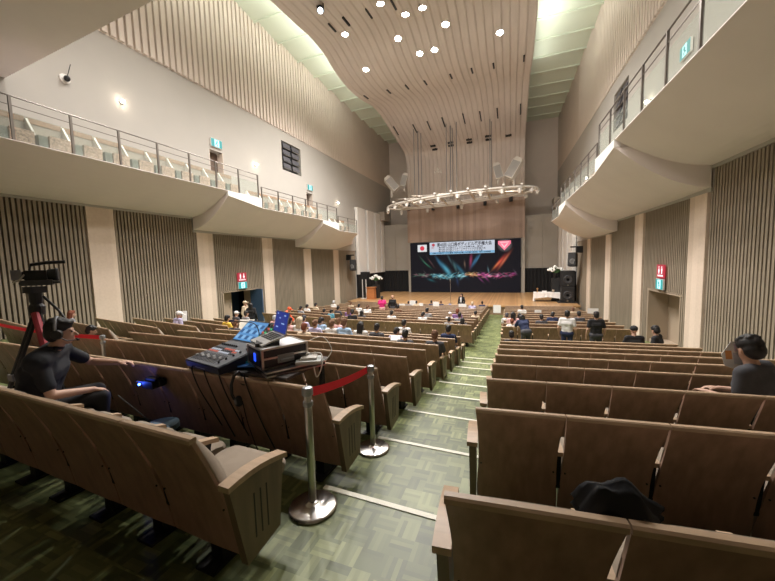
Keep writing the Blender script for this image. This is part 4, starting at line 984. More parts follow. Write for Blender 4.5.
# ------------------------------------------------------------------ people: fused bodies with clothing as children
def capsule(mb, p0, p1, r0, r1, n=12):
    p0 = Vector(p0); p1 = Vector(p1); d = (p1 - p0); L_ = d.length; d = d.normalized() if L_ > 1e-6 else Vector((0, 0, 1))
    pts = []; rs = []
    for a in (-80, -55, -25, 0): pts.append(p0 + d * r0 * sin(radians(a))); rs.append(max(0.001, r0 * cos(radians(a))))
    for a in (0, 25, 55, 80): pts.append(p1 + d * r1 * sin(radians(a))); rs.append(max(0.001, r1 * cos(radians(a))))
    mb.tube(pts, rs, n)
def fuse(name, mb, mats, voxel, smooth=4):
    me = mb.mesh(name, mats, True)
    o = bpy.data.objects.new('tmp', me); COL.objects.link(o)
    r = o.modifiers.new('r', 'REMESH'); r.mode = 'VOXEL'; r.voxel_size = voxel
    s = o.modifiers.new('s', 'SMOOTH'); s.iterations = smooth; s.factor = 0.5
    bpy.context.view_layer.update()
    dg = bpy.context.evaluated_depsgraph_get()
    m2 = bpy.data.meshes.new_from_object(o.evaluated_get(dg)); m2.name = name
    m2.materials.clear()
    for q in (mats if isinstance(mats, (list, tuple)) else [mats]): m2.materials.append(q)
    m2.polygons.foreach_set('use_smooth', [True] * len(m2.polygons)); m2.polygons.foreach_set('material_index', [0] * len(m2.polygons))
    bpy.data.objects.remove(o); bpy.data.meshes.remove(me)
    return m2
M_SKIN = mat('skin', (0.56, 0.34, 0.245), 0.55, var=0.05, vscale=8)
M_HAIRB = mat('black_hair', (0.014, 0.012, 0.012), 0.55, var=0.4, vscale=30, stretch=(1, 1, 4), bump=0.6, bscale=90)
def head_prims(mb, c, T):
    """c head centre; T orients the head (local +y = face)"""
    def P(x, y, z): return T @ Vector((x, y, z))
    for pos, r in (((0, -0.008, 0.03), (.074, .092, .082)), ((0, 0.02, -0.03), (.062, .072, .075)), ((0, 0.045, -0.075), (.038, .036, .030)), ((0, 0.05, -0.02), (.050, .040, .06))):
        mb.ball(pos, r, 8, 0, T)
    capsule(mb, P(0, 0.088, 0.012), P(0, 0.112, -0.022), .008, .014, 8)               # nose
    mb.ball((0, 0.088, -0.052), (.022, .010, .006), 6, 0, T); mb.ball((0, 0.085, -0.064), (.018, .010, .006), 6, 0, T)   # lips
    for s in (-1, 1):
        mb.ball((s * .074, -0.005, -0.005), (.010, .018, .030), 6, 0, T)               # ears
        mb.ball((s * .030, 0.078, 0.028), (.018, .010, .006), 6, 0, T)                 # brows
def hand_prims(mb, T, curl=0.5, k=1.0):
    """palm along local +y from the wrist, back of hand up (+z); four unequal bent fingers and a side thumb (on +x)"""
    def P(x, y, z): return T @ Vector((x * k, y * k, z * k))
    mb.ball((0, 0.045 * k, 0), (.038 * k, .05 * k, .015 * k), 8, 0, T)
    for x, L_ in ((-.030, .062), (-.011, .074), (.010, .078), (.030, .070)):
        a = curl; p0 = (x * .85, .075, 0); p1 = (x, .075 + L_ * .45 * cos(a * .6), -L_ * .45 * sin(a * .6)); p2 = (x * 1.02, p1[1] + L_ * .32 * cos(a * 1.3), p1[2] - L_ * .32 * sin(a * 1.3)); p3 = (x * 1.02, p2[1] + L_ * .25 * cos(a * 1.9), p2[2] - L_ * .25 * sin(a * 1.9))
        capsule(mb, P(*p0), P(*p1), .0095 * k, .009 * k, 8); capsule(mb, P(*p1), P(*p2), .009 * k, .0082 * k, 8); capsule(mb, P(*p2), P(*p3), .0082 * k, .0072 * k, 8)
    capsule(mb, P(.026, .018, -.004), P(.052, .048, -.012), .0125 * k, .0105 * k, 8); capsule(mb, P(.052, .048, -.012), P(.056, .078, -.020), .0105 * k, .0085 * k, 8)
def aim(p, d, up=(0, 0, 1)):
    y = Vector(d).normalized(); z = Vector(up); z = (z - z.dot(y) * y).normalized(); x = y.cross(z)
    return Matrix(((x.x, y.x, z.x, p[0]), (x.y, y.y, z.y, p[1]), (x.z, y.z, z.z, p[2]), (0, 0, 0, 1)))
def body_set(pose, voxel=0.014, hv=None, long_sleeve=False):
    """pose: dict of joints -> meshes body, shirt, trousers, shoes, hair variants"""
    J = {k: Vector(v) for k, v in pose.items() if not isinstance(v, (int, float))}
    curl = pose.get('curl', 0.6)
    HT = Matrix.Translation(J['head']) @ Matrix.Rotation(pose.get('yaw', 0), 4, 'Z') @ Matrix.Rotation(pose.get('nod', 0), 4, 'X')
    sh_c = (J['shl'] + J['shr']) / 2
    out = {}
    def limbs(mb, g, parts):
        if 'torso' in parts:
            ch = sh_c + (J['pel'] - sh_c) * 0.28; wa = sh_c + (J['pel'] - sh_c) * 0.66
            side = (J['shr'] - J['shl']).normalized()
            g += pose.get('bulk', 0)
            for a, b, r0, r1 in ((J['shl'], J['shr'], .058, .058), (ch - side * .085, ch + side * .085, .105, .105), (wa - side * .06, wa + side * .06, .095, .095), (J['pel'] - side * .075, J['pel'] + side * .075, .105, .105)):
                capsule(mb, a, b, r0 + g, r1 + g)
            for s in (-1, 1):
                capsule(mb, ch + side * s * .075, wa + side * s * .055, .10 + g, .09 + g); capsule(mb, wa + side * s * .055, J['pel'] + side * s * .07, .09 + g, .10 + g)
                capsule(mb, sh_c + side * s * .12, ch + side * s * .09, .06 + g, .098 + g)
            g -= pose.get('bulk', 0)
        if 'neck' in parts: capsule(mb, sh_c, J['head'] + Vector((0, 0, -.06)), .058, .05)
        for s in 'lr':
            e = J['el' + s]; h = J['ha' + s]; q = J['sh' + s]
            if 'uarm' in parts: capsule(mb, q, q + (e - q) * pose.get('sleeve', .62), .055 + g, .048 + g)
            if 'arm' in parts: capsule(mb, q, e, .047, .038); capsule(mb, e, e + (h - e) * .35, .039, .037); capsule(mb, e + (h - e) * .35, h, .037, .025)
            if 'farm' in parts: capsule(mb, q, e, .052 + g, .046 + g); capsule(mb, e, e + (h - e) * .93, .045 + g, .034 + g)
            if 'hand' in parts:
                up = Vector(pose.get('up' + s, (0, 0, 1))); d = Vector(pose.get('hd' + s, tuple(h - e)))
                T = aim(h, d, up)
                if s == 'l': T = T @ Matrix.Diagonal((-1, 1, 1, 1))
                # right thumb points to the body midline
                T = T @ Matrix.Diagonal((-1, 1, 1, 1))
                hand_prims(mb, T, curl)
            k = J['kn' + s]; f = J['an' + s]; p = J['pel'] + (J['shr'] - J['shl']).normalized() * (.09 if s == 'r' else -.09)
            if 'leg' in parts: capsule(mb, p, k, .082 + g, .055 + g); capsule(mb, k, k + (f - k) * .3, .056 + g, .055 + g); capsule(mb, k + (f - k) * .3, f, .055 + g, .036 + g)
            if 'foot' in parts:
                d = Vector((pose.get('fx', 0), 1, 0)).normalized()
                capsule(mb, f + Vector((0, 0, -.04)), f + d * .15 + Vector((0, 0, -.055)), .042, .034)
    mb = MB(); limbs(mb, 0, ('torso', 'neck', 'arm', 'hand', 'leg')); head_prims(mb, J['head'], HT)
    out['body'] = fuse('body', mb, M_SKIN, voxel, 2)
    mb = MB(); limbs(mb, .012, ('torso', 'farm' if long_sleeve else 'uarm')); out['shirt'] = fuse('shirt', mb, M_SKIN, max(voxel, .012), 4)
    mb = MB(); limbs(mb, .012, ('leg',)); side = (J['shr'] - J['shl']).normalized(); capsule(mb, J['pel'] - side * .08, J['pel'] + side * .08, .125, .125); out['trousers'] = fuse('trousers', mb, M_SKIN, max(voxel, .012), 4)
    mb = MB(); limbs(mb, 0, ('foot',)); out['shoes'] = fuse('shoes', mb, M_SKIN, .012, 2)
    # hair
    for kind in ('short', 'long', 'cap', 'tied'):
        mb = MB()
        mb.ball((0, -0.018, 0.050), (.084, .100, .082), 8, 0, HT); mb.ball((0, -0.045, 0.0), (.080, .072, .085), 8, 0, HT); mb.ball((0, 0.03, 0.088), (.066, .062, .040), 8, 0, HT)
        if kind == 'short':
            rr = random.Random(11)
            for i in range(26):
                a = rr.uniform(0, 2 * pi); b = rr.uniform(0.1, 1.1); mb.ball((.074 * sin(b) * cos(a), -.02 + .088 * sin(b) * sin(a), .055 + .074 * cos(b)), (.022, .022, .018), 5, 0, HT)
        if kind == 'long':
            for x in (-.055, 0, .055): capsule(mb, HT @ Vector((x, -.055, .03)), HT @ Vector((x * 1.1, -.075, -.20)), .05, .03)
            for s in (-1, 1): capsule(mb, HT @ Vector((s * .075, -.01, .03)), HT @ Vector((s * .08, -.02, -.15)), .022, .02)
        if kind == 'tied':
            mb.ball((0, -.125, .03), (.038, .035, .04), 6, 0, HT)
        if kind == 'cap':
            mb = MB(); mb.ball((0, -0.012, 0.055), (.090, .106, .085), 8, 0, HT); mb.prism([(-.06, .07), (.06, .07), (.05, .17), (0, .185), (-.05, .17)], .052, .066, 'z', 0, HT)
        out['hair_' + kind] = fuse('hair', mb, M_HAIRB, .0085, 2)
    # eyes
    mb = MB()
    for s in (-1, 1): mb.ball((s * .030, 0.083, 0.010), (.014, .008, .007), 6, 0, HT)
    out['eyes'] = mb.mesh('eyes', M_BLACK, True)
    return out
SIT = dict(head=(0, 0.02, 1.19), pel=(0, 0.02, .55), shl=(-.165, -.02, 1.0), shr=(.165, -.02, 1.0), ell=(-.23, .05, .74), elr=(.23, .05, .74), hal=(-.12, .27, .68), har=(.12, .27, .68),
           knl=(-.11, .44, .53), knr=(.11, .44, .53), anl=(-.11, .47, .10), anr=(.11, .47, .10), nod=radians(-8))
SITL = dict(SIT, head=(0.02, 0.10, 1.15), shl=(-.16, .06, .98), shr=(.17, .06, .99), yaw=radians(-28), nod=radians(-20), hal=(-.10, .33, .72), har=(.10, .33, .72))
STAND = dict(head=(0, 0.02, 1.56), pel=(0, 0, .93), shl=(-.175, 0, 1.38), shr=(.175, 0, 1.38), ell=(-.25, -.03, 1.10), elr=(.25, -.03, 1.10), hal=(-.25, .08, .86), har=(.25, .08, .86), hdl=(0, .25, -1), hdr=(0, .25, -1), upl=(-1, 0, 0), upr=(1, 0, 0),
             knl=(-.10, .02, .50), knr=(.10, .02, .50), anl=(-.11, 0, .09), anr=(.11, 0, .09))
BEND = dict(STAND, head=(.02, .34, 1.36), shl=(-.17, .22, 1.25), shr=(.17, .22, 1.25), pel=(0, -.05, .92), ell=(-.24, .34, 1.0), elr=(.24, .34, 1.0), hal=(-.18, .50, .84), har=(.18, .50, .84), nod=radians(-25))
SETS = {'sit': body_set(SIT), 'lean': body_set(SITL), 'stand': body_set(STAND), 'bend': body_set(BEND)}
LS = {k: body_set(v, long_sleeve=True)['shirt'] for k, v in (('sit', SIT), ('stand', STAND), ('bend', BEND))}
CLOTH = {}
def cloth(c, n='cloth'):
    k = tuple(round(x, 3) for x in c)
    if k not in CLOTH: CLOTH[k] = mat('%s_%d' % (n, len(CLOTH)), c, 0.85, var=0.12, vscale=6)
    return CLOTH[k]
def slotted(o, m):
    o.data.materials[0]; o.material_slots[0].link = 'OBJECT'; o.material_slots[0].material = m
CB = {'black': (.015, .015, .017), 'white': (.74, .73, .72), 'navy': (.02, .03, .08), 'grey': (.25, .25, .26), 'yellow': (.75, .50, .06), 'orange': (.75, .10, .03), 'pink': (.75, .03, .22), 'palepink': (.75, .45, .45), 'beige': (.55, .45, .32), 'lightblue': (.35, .5, .7), 'purple': (.22, .12, .28), 'lavender': (.45, .42, .6), 'darkgrey': (.07, .07, .08), 'brown': (.16, .08, .045), 'auburn': (.20, .06, .03), 'silver': (.5, .5, .5), 'teal': (.1, .3, .4), 'olive': (.42, .44, .10), 'skin': (.5, .3, .2)}
def person(loc, rz, pose, label, shirt='white', pants='black', hair='black', hk='short', scale=1.0, sleeves=False, group='audience seated in the rows'):
    th = thing('person', loc, label, 'person', group, rz); th.scale = (scale,) * 3
    st_ = SETS[pose]
    obj('body', st_['body'], th)
    s = obj('shirt', LS[pose] if sleeves and pose in LS else st_['shirt'], th); slotted(s, cloth(CB[shirt]))
    s = obj('trousers', st_['trousers'], th); slotted(s, cloth(CB[pants]))
    s = obj('shoes', st_['shoes'], th); slotted(s, cloth(CB['darkgrey']))
    s = obj('hair' if hk != 'cap' else 'cap', st_['hair_' + hk], th)
    if hk == 'cap' or hair != 'black': slotted(s, cloth(CB[hair], 'hair'))
    obj('eyes', st_['eyes'], th)
    return th
def seat_row_at(px, py, kf=None, hz=1.13, dy=0.30):
    """seat whose sitter's head centre projects nearest to a measured point"""
    best = None
    for blk in 'CLR':
        for k in range(NREAR + NFRONT):
            for i in range(NS[blk]):
                p = seat_pos(blk, k, i)
                if blk == 'R' and p.x > xr(p.y) - 0.9: continue
                q = p + Matrix.Rotation(seat_rz(blk), 3, 'Z') @ Vector((0, dy, hz)); a = proj(q)
                e = ((a[0] - px) / 1.0) ** 2 + ((a[1] - py) * 2.2) ** 2
                if (blk, k, i) in TAKEN or (kf is not None and k != kf): continue
                if best is None or e < best[0]: best = (e, blk, k, i, p)
    TAKEN.add(best[1:4]); return best
TAKEN = set()
def seated(px, py, label, dy=0.30, **kw):
    e, blk, k, i, p = seat_row_at(px, py, kw.pop('k', None))
    T = Matrix.Rotation(seat_rz(blk), 3, 'Z')
    r = ray(px, py); q = p + T @ Vector((0, dy, 0))
    x = r.x / r.y * q.y                                   # slide along the seat to the measured column
    q.x += max(-0.14, min(0.14, x - q.x))
    if 'scale' not in kw: kw['scale'] = max(0.86, min(1.02, (r.z / r.y * q.y - q.z) / 1.19))
    pose = kw.pop('pose', 'sit')
    yaw = kw.pop('turn', 0)
    return person(q, seat_rz(blk) + radians(yaw), pose, label, **kw)
AUD = [
 # px, py, label, options
 (71, 315.5, 'auburn-haired person seated by the left wall behind the sound operator', dict(shirt='grey', hair='auburn', hk='long')),
 (84, 319.4, 'dark-haired person slumped low in a seat near the left wall', dict(shirt='darkgrey', pose='lean', scale=.80)),
 (175.5, 314.2, 'person in a white cap reading a sheet near the left wall', dict(shirt='lavender', hk='cap', hair='white', pose='lean')),
 (225.2, 318.7, 'black-haired person in a yellow shirt seated on the left', dict(shirt='yellow')),
 (236, 314, 'person in a white cap seated behind the yellow shirt near the left door', dict(shirt='darkgrey', hk='cap', hair='white')),
 (235.5, 323.9, 'brown-haired person beside the yellow shirt holding a paper', dict(k=5, shirt='darkgrey', hair='brown', hk='tied')),
 (245.8, 314, 'dark-haired person seated just in front of the left doorway', dict(shirt='grey')),
 (274.4, 318.5, 'light-haired person in pale pink left of the orange jacket', dict(shirt='palepink', hair='silver')),
 (283.4, 319.4, 'person in a white cap below the orange jacket', dict(shirt='navy', hk='cap', hair='white')),
 (289.5, 321.3, 'dark-haired person in pink right of the white cap', dict(shirt='palepink')),
 (299.5, 321, 'brown-blond person in white in the full left-centre row', dict(shirt='white', hair='beige', hk='long')),
 (305, 318.7, 'grey-black haired person in lavender in the full left-centre row', dict(shirt='lavender', hair='darkgrey')),
 (304, 327.7, 'reddish-brown haired person one row nearer than the full row', dict(k=5, shirt='beige', hair='auburn')),
 (315, 323.6, 'brown-haired person in pale lilac seated below the lavender shirt', dict(shirt='lavender', hair='brown', hk='tied')),
 (319, 320.6, 'dark-haired person in light blue turned to the right', dict(shirt='lightblue', pose='lean')),
 (331.8, 323.9, 'brown-haired person in white, arms raised to the head', dict(shirt='white', hair='brown', hk='tied')),
 (338.5, 321.5, 'bare-shouldered person between two brown-haired people', dict(shirt='palepink', hair='brown')),
 (344, 323.2, 'brown-haired person at the right end of the pink group', dict(shirt='lightblue', hair='brown')),
 (300.8, 308.4, 'dark-haired person far back near the second left column', dict(shirt='grey')),
 (307, 306.5, 'dark-haired person in white near the left wall beyond the cross aisle', dict(shirt='white')),
 (315.6, 305, 'dark-haired person in pale clothes by the third left column', dict(shirt='beige')),
 (333.7, 302.6, 'white-haired person in white by the fourth left column', dict(shirt='white', hair='silver')),
 (324, 311, 'dark-haired person in black, left of two dark heads', dict(shirt='black')),
 (330, 311.3, 'dark-haired person in teal beyond the cross aisle on the left', dict(shirt='teal', pose='lean')),
 (338, 308.4, 'dark-haired person behind the teal shirt', dict(shirt='darkgrey')),
 (349, 309.7, 'brown-haired person in purple beyond the cross aisle', dict(shirt='purple', hair='brown', hk='long')),
 (353, 312.3, 'dark-haired person in black beside the purple shirt', dict(shirt='black')),
 (351, 303.5, 'brown-haired person in beige near the stage on the left', dict(shirt='beige', hair='brown')),
 (359.4, 306, 'dark-haired person in white near the stage on the left', dict(shirt='white')),
 (366.5, 306.8, 'person leaning sideways in pale clothes near the stage', dict(shirt='white', hair='brown', pose='lean')),
 (362.6, 312.6, 'dark-haired person alone left of the pink shirt', dict(shirt='darkgrey', hk='long')),
 (391.6, 313.2, 'dark-haired person in white below the bald man in black', dict(shirt='white')),
 (398, 307, 'dark-haired person right of the bald man in black', dict(shirt='brown')),
 (360.6, 326, 'dark long-haired person in a white top in the middle rows', dict(k=6, shirt='white', hk='long')),
 (376.8, 328, 'tousled dark-haired person, left of two sitting close together', dict(k=6, shirt='darkgrey')),
 (384, 330.6, 'tousled dark-haired person, right of two sitting close together', dict(k=6, shirt='lavender', pose='lean')),
 (405.2, 337.7, 'dark-haired person low in the seat behind a white paper', dict(k=5, shirt='darkgrey')),
 (403.9, 323.5, 'broad dark-haired man in a white tee seated mid-row', dict(shirt='white')),
 (434.8, 335.8, 'short brown-haired man on the aisle seat in bright olive trousers', dict(k=5, shirt='darkgrey', hair='brown', pants='olive')),
 (448.4, 329.5, 'dark-haired person in navy on an aisle seat of the middle block', dict(k=7, shirt='navy')),
 (449, 319.8, 'dark-haired person in the second aisle seat beyond the cross aisle', dict(shirt='grey')),
 (450, 314.5, 'person in a broad white top beyond the cross aisle', dict(shirt='white', hair='white', hk='cap')),
 (462.6, 320.5, 'dark bob-haired person by the aisle just past the cross aisle', dict(shirt='darkgrey', hk='long')),
 (461.3, 315.5, 'dark-haired person one row ahead of the bob-haired one', dict(shirt='grey')),
 (457.4, 311.5, 'reddish-haired person two rows ahead of the bob-haired one', dict(shirt='purple', hair='auburn')),
 (475.5, 313.4, 'dark-haired person in a beige shirt at the aisle end', dict(shirt='beige')),
 (422, 314.5, 'dark-haired person with head tilted in the centre rows', dict(shirt='white', pose='lean')),
 (427, 310.6, 'dark-haired person right behind the tilted head', dict(shirt='grey')),
 (408.4, 302.8, 'dark head in the front rows, first left of the presenter group', dict(shirt='grey')),
 (416.8, 302.4, 'small dark head in the front row, second from the left', dict(shirt='beige')),
 (431.4, 302.2, 'dark-haired judge in navy at the front row', dict(shirt='navy')),
 (441, 302.4, 'brown-haired judge at the front row left of the blue bag', dict(shirt='navy', hair='brown')),
 (472.3, 303.7, 'pale-haired judge right of the standing presenter', dict(shirt='lavender', hair='beige')),
 (482.2, 303, 'dark-haired judge at the right end of the front row', dict(shirt='navy')),
 (511.6, 335.3, 'black-haired head low in the right block next to the aisle', dict(k=7, shirt='black')),
 (512, 321.5, 'auburn-haired person in white at the aisle in the right block', dict(shirt='white', hair='auburn', hk='tied')),
 (506.8, 315.6, 'person in white leaning into the aisle in the right block', dict(shirt='white', hair='darkgrey')),
 (514.5, 315, 'dark-haired person, first of a close pair in the right block', dict(shirt='palepink', hk='long')),
 (519.5, 315.6, 'dark-haired person, second of a close pair in the right block', dict(shirt='white', hk='long')),
 (522, 307.5, 'dark-haired person in a white tee near the stage on the right', dict(shirt='white')),
 (543.5, 317.6, 'dark-haired person in charcoal alone in the right block', dict(shirt='darkgrey')),
 (553.9, 314.4, 'dark-haired person leaning beside the man in the white shirt', dict(shirt='navy', pose='lean')),
 (573, 309.5, 'person in beige beyond the man in the white shirt', dict(shirt='beige', hair='brown')),
 (579, 314.4, 'dark-haired person right of the man in the white shirt', dict(shirt='darkgrey')),
 (634, 336.5, 'person in a dark cap in the right block beside the wall', dict(k=8, scale=1.0, shirt='black', hk='cap', hair='black')),
 (659.7, 336.7, 'dark-haired man in black looking left below the right doorway', dict(k=8, scale=1.03, shirt='black', pose='lean', turn=50)),
]
for px, py, lb, kw in AUD: seated(px, py, lb, **kw)
# far-right reader, large in the picture
def at_y(px, py, y): r = ray(px, py); return Vector((r.x / r.y * y, y, r.z / r.y * y))
kk = min(range(NREAR), key=lambda k: abs(proj(at_y(764, 350, row_y(k) + .55))[1] - 350) + abs(at_y(764, 350, row_y(k) + 0.55).z - (row_floor(k) + 1.19)) * 50)
hp = at_y(765, 350, row_y(kk) + 0.55)
rd = person(Vector((hp.x, hp.y, row_floor(kk))), radians(42), 'lean', 'dark-haired man in a charcoal shirt reading a leaflet at the right edge', shirt='darkgrey', group='audience seated in the rows')
rd.scale = (1.03,) * 3
lp = at_y(737, 356, row_y(kk) + 0.70)
q = MB(); q.prism([(-0.17, -0.15), (0.03, -0.23), (0.15, 0.06), (0.14, 0.20), (-0.06, 0.22), (-0.20, 0.02)], -0.002, 0.002, 'y'); q.box(-0.05, 0.10, -0.006, -0.003, -0.12, 0.05, 1); q.box(-0.15, -0.07, -0.006, -0.003, -0.05, 0.08, 2); q.box(-0.03, 0.12, -0.006, -0.003, 0.07, 0.18, 3)
tag(q.build('leaflet', [M_PAPER, mat('leaflet_blue', (.55, .6, .68), .6), mat('leaflet_orange', (.75, .35, .12), .6), mat('leaflet_lilac', (.7, .62, .74), .6)], None, lp, rot=(radians(-12), 0, radians(10))), 'colourful folded leaflet held by the man at the right edge', 'leaflet').scale = (0.62, 1, 0.6)
# standing people
def standing(px, y, floor, rz, label, **kw):
    r = ray(px, 330 if y < 15 else 300); return person(Vector((r.x / r.y * y, y, floor)), radians(rz), kw.pop('pose', 'stand'), label, group='people standing in the hall', **kw)
FX = -3.45
standing(567, 12.3, FX, -15, 'man in a white short-sleeved shirt and navy trousers standing in the cross aisle', shirt='white', pants='navy')
standing(596, 12.2, FX, 8, 'man in a black tee standing in the cross aisle on the right', shirt='black', pants='darkgrey')
standing(525.5, 12.45, FX, 25, 'person in a navy patterned top bending over the aisle row', pose='bend', shirt='navy', pants='darkgrey', hk='long', scale=0.97)
standing(246.5, 13.2, FX, -75, 'person in a beige hat and light shirt standing in the left doorway', shirt='beige', pants='beige', hair='beige', hk='cap', sleeves=True)
standing(252.3, 12.9, FX, 20, 'person all in black standing beside the beige hat', shirt='black', pants='black', hk='long', scale=.97, sleeves=True)
standing(283, 13.0, -3.5, -60, 'person in a bright orange jacket and cap bending over the seats', pose='bend', shirt='orange', pants='darkgrey', hair='orange', hk='cap', sleeves=True)
standing(382, 19.3, row_floor(14), 10, 'person in a bright pink tee standing among the front rows', shirt='pink', pants='palepink', hk='short')
standing(392.5, 20.3, row_floor(15), 0, 'bald man in black standing beside the pink shirt', shirt='black', pants='darkgrey', hair='skin', sleeves=True)
PRE = standing(461.5, 26.2, -4.3, 165, 'presenter in a dark jacket over white standing before the stage', shirt='black', pants='black', hk='long', sleeves=True)

q = MB(); q.prism([(-.05, 1.02), (.05, 1.02), (.065, 1.40), (-.065, 1.40)], .10, .135, 'y'); q.build('white_blouse', cloth(CB['white']), PRE)

# ------------------------------------------------------------------ the sound operator, large at the left
OPL = Vector((-3.83, 1.50, row_floor(0)))
OP = dict(head=(0.06, .24, 1.20), pel=(-.02, .02, .55), shl=(-.19, .22, 1.02), shr=(.17, .08, .985), ell=(-.30, .44, .82), elr=(.26, .14, .70), hal=(-.10, .64, .80), har=(.12, .42, .64), bulk=.03,
          knl=(-.15, .46, .56), knr=(.12, .47, .56), anl=(-.16, .50, .10), anr=(.10, .42, .10), yaw=radians(-14), nod=radians(-4), hdr=(-.1, 1, -.35), hdl=(.3, 1, -.05), sleeve=.72, curl=0.75)
ops = body_set(OP, voxel=0.0075)
opr = thing('person', OPL, 'sound operator in a black polo shirt seated with one arm over the next row', 'person', None, radians(-24)); opr.scale = (0.97, 0.97, 0.965)
obj('body', ops['body'], opr)
s = obj('polo_shirt', ops['shirt'], opr); slotted(s, mat('black_polo', (0.012, 0.014, 0.020), 0.75, bump=0.2, bscale=40))
s = obj('trousers', ops['trousers'], opr); slotted(s, mat('black_trousers', (0.010, 0.010, 0.012), 0.8))
s = obj('shoes', ops['shoes'], opr); slotted(s, M_BLACK)
obj('hair', ops['hair_short'], opr); obj('eyes', ops['eyes'], opr)
q = MB(); q.tube([Vector((.02 + .072 * cos(a), .185 + .062 * sin(a), 1.072 - .01 * sin(a))) for a in [2 * pi * i / 16 for i in range(17)]], 0.016, 8); q.build('collar', MATS['black_polo'], opr, smooth=True)
# headset on his head
HTo = Matrix.Translation((0.06, .24, 1.20)) @ Matrix.Rotation(radians(-14), 4, 'Z')
hs = thing('headset', OPL, 'grey and black intercom headset worn by the sound operator', 'headset', None, radians(-24)); hs.scale = (0.97, 0.97, 0.965)
q = MB(); q.tube([HTo @ Vector((.098 * cos(a), -0.012, .015 + .128 * sin(a))) for a in [pi * (0.0 + 1.0 * i / 14) for i in range(15)]], 0.012, 8); q.build('headband', mat('headset_grey', (.20, .21, .23), .4), hs, smooth=True)
for s in (-1, 1):
    q = MB(); q.lathe([(.040, -.016), (.044, 0), (.036, .018)], 18, 0, HTo @ Tm((s * .094, -.004, -.002), ry=radians(90))); q.build('ear_cup', M_BLACK, hs)
q = MB(); q.tube([HTo @ Vector(v) for v in ((.098, 0, -.02), (.095, .06, -.065), (.062, .115, -.07))], 0.0045, 6); q.build('microphone_boom', M_BLACK, hs)
q = MB(); q.ball(tuple(HTo @ Vector((.055, .122, -.068))), .013, 6); q.build('microphone', M_BLACK, hs)

# ------------------------------------------------------------------ camera on its tripod behind him
cp = Vector((-4.28, 1.80, row_floor(0)))
tz = 0 - cp.z
tp = thing('tripod', cp, 'tall black video tripod with red-striped leg standing left of the operator', 'tripod')
hub = Vector((0.02, 0, tz - 0.36))
for j, (fx, fy) in enumerate(((-0.55, -0.22), (0.10, 0.16), (0.40, -0.05))):
    ft = Vector((fx, fy, 0.02)); d = (ft - hub)
    q = MB()
    off = Vector((0.028, 0.0, 0))
    for s in (-1, 1): q.tube([hub + off * s, hub + d * .52 + off * s], 0.017, 8)
    q.tube([hub + d * .48, ft], 0.020, 8); lg = q.build('leg', M_BLACK, tp)
    q = MB(); q.box(-.045, .045, -.025, .025, -.03, .03, 0, Matrix.Translation(hub + d * .5)); q.build('leg_lock', mat('lock_grey', (.18, .18, .19), .4), lg)
    q = MB(); q.lathe([(.035, -.02), (.03, .02)], 10, 0, Matrix.Translation(ft)); q.build('rubber_foot', M_BLACK, lg)
q = MB(); q.tube([hub + Vector((.03, -.03, -.03)), hub + Vector((.13, -.05, -.2)), hub + Vector((.19, -.06, -.33))], 0.03, 8); q.build('red_strap', mat('faded_red', (.45, .05, .07), .6), tp)
q = MB(); q.lathe([(.055, -.05), (.06, .03), (.04, .06)], 16, 0, Matrix.Translation(hub)); q.build('bowl', M_BLACK, tp)
q = MB(); q.lathe([(.04, .05), (.048, .08), (.048, .17), (.06, .18)], 16, 0, Matrix.Translation(hub)); q.box(-.07, .07, -.06, .06, .16, .22, 0, Matrix.Translation(hub)); q.build('fluid_head', mat('head_black', (.025, .025, .028), .35), tp)
q = MB(); q.tube([hub + Vector((.04, .04, .12)), hub + Vector((.30, .02, .0)), hub + Vector((.46, 0, -.1))], 0.011, 8); q.build('pan_handle', M_BLACK, tp)
cmz = tz - 0.13
cmr = thing('video_camera', cp + Vector((0.02, 0.03, cmz)), 'black camcorder with a top handle mounted on the tripod', 'video camera', None, radians(55)); cmr.scale = (0.62, 1.0, 1.15)
q = MB(); q.box(-.17, .17, -.055, .055, 0, .045); q.box(-.20, .26, -.03, .03, .01, .03); q.build('base_plate', mat('camera_grey', (.06, .06, .065), .35), cmr)
q = MB(); q.box(-.13, .12, -.05, .05, .045, .125); q.prism([(-.13, .05), (-.19, .06), (-.19, .11), (-.13, .12)], -.03, .03, 'y'); q.build('camera_body', M_BLACK, cmr, bevel=.008)
q = MB(); q.lathe([(.045, 0), (.048, .05), (.055, .10), (.05, .12)], 18, 0, Tm((.12, 0, .085), ry=radians(90))); q.build('lens', M_BLACK, cmr)
q = MB(); q.tube([(-.08, 0, .12), (-.06, 0, .17), (.10, 0, .185), (.33, 0, .19)], .014, 8); q.build('top_handle', M_BLACK, cmr)
q = MB(); q.box(-.26, -.15, -.06, -.05, .05, .13); q.build('monitor', mat('monitor_grey', (.2, .2, .22), .3), cmr)
q = MB(); q.tube([(-.12, -.06, .09), (-.16, -.1, .05), (-.24, -.09, .03)], .008, 6); q.build('grip_arm', M_METAL, cmr)

# ------------------------------------------------------------------ sound desk laid across the seat backs
TZ = -0.925
bd = MB(); bd.box(-0.44, 0.68, -0.03, 0.62, -0.025, 0.0); 
tb = thing('folding_table', (-2.42, 2.26, TZ), 'dark board laid across the seat backs under the mixing gear', 'table', None, radians(-2))
bd.build('board', mat('board_dark', (.05, .04, .035), .6), tb)
q = MB()
for x in (-.40, .62): q.box(x - .02, x + .02, .54, .58, -1.14, -.025)
q.build('leg', M_DARK, tb)
bpy.data.objects['leg'] if 'leg' in bpy.data.objects else None
mx = thing('mixing_console', (-2.60, 2.26, TZ), 'dark digital mixing console with raised touch screen on the seat backs', 'mixing console', None, radians(-13)); mx.scale = (0.95, 1.18, 1.15)
q = MB(); q.prism([(-0.08, 0.0), (0.30, 0.0), (0.34, 0.09), (0.30, 0.13), (-0.09, 0.055)], -0.29, 0.29, 'x'); q.build('body', mat('console_body', (.022, .024, .034), .4), mx, bevel=.004)
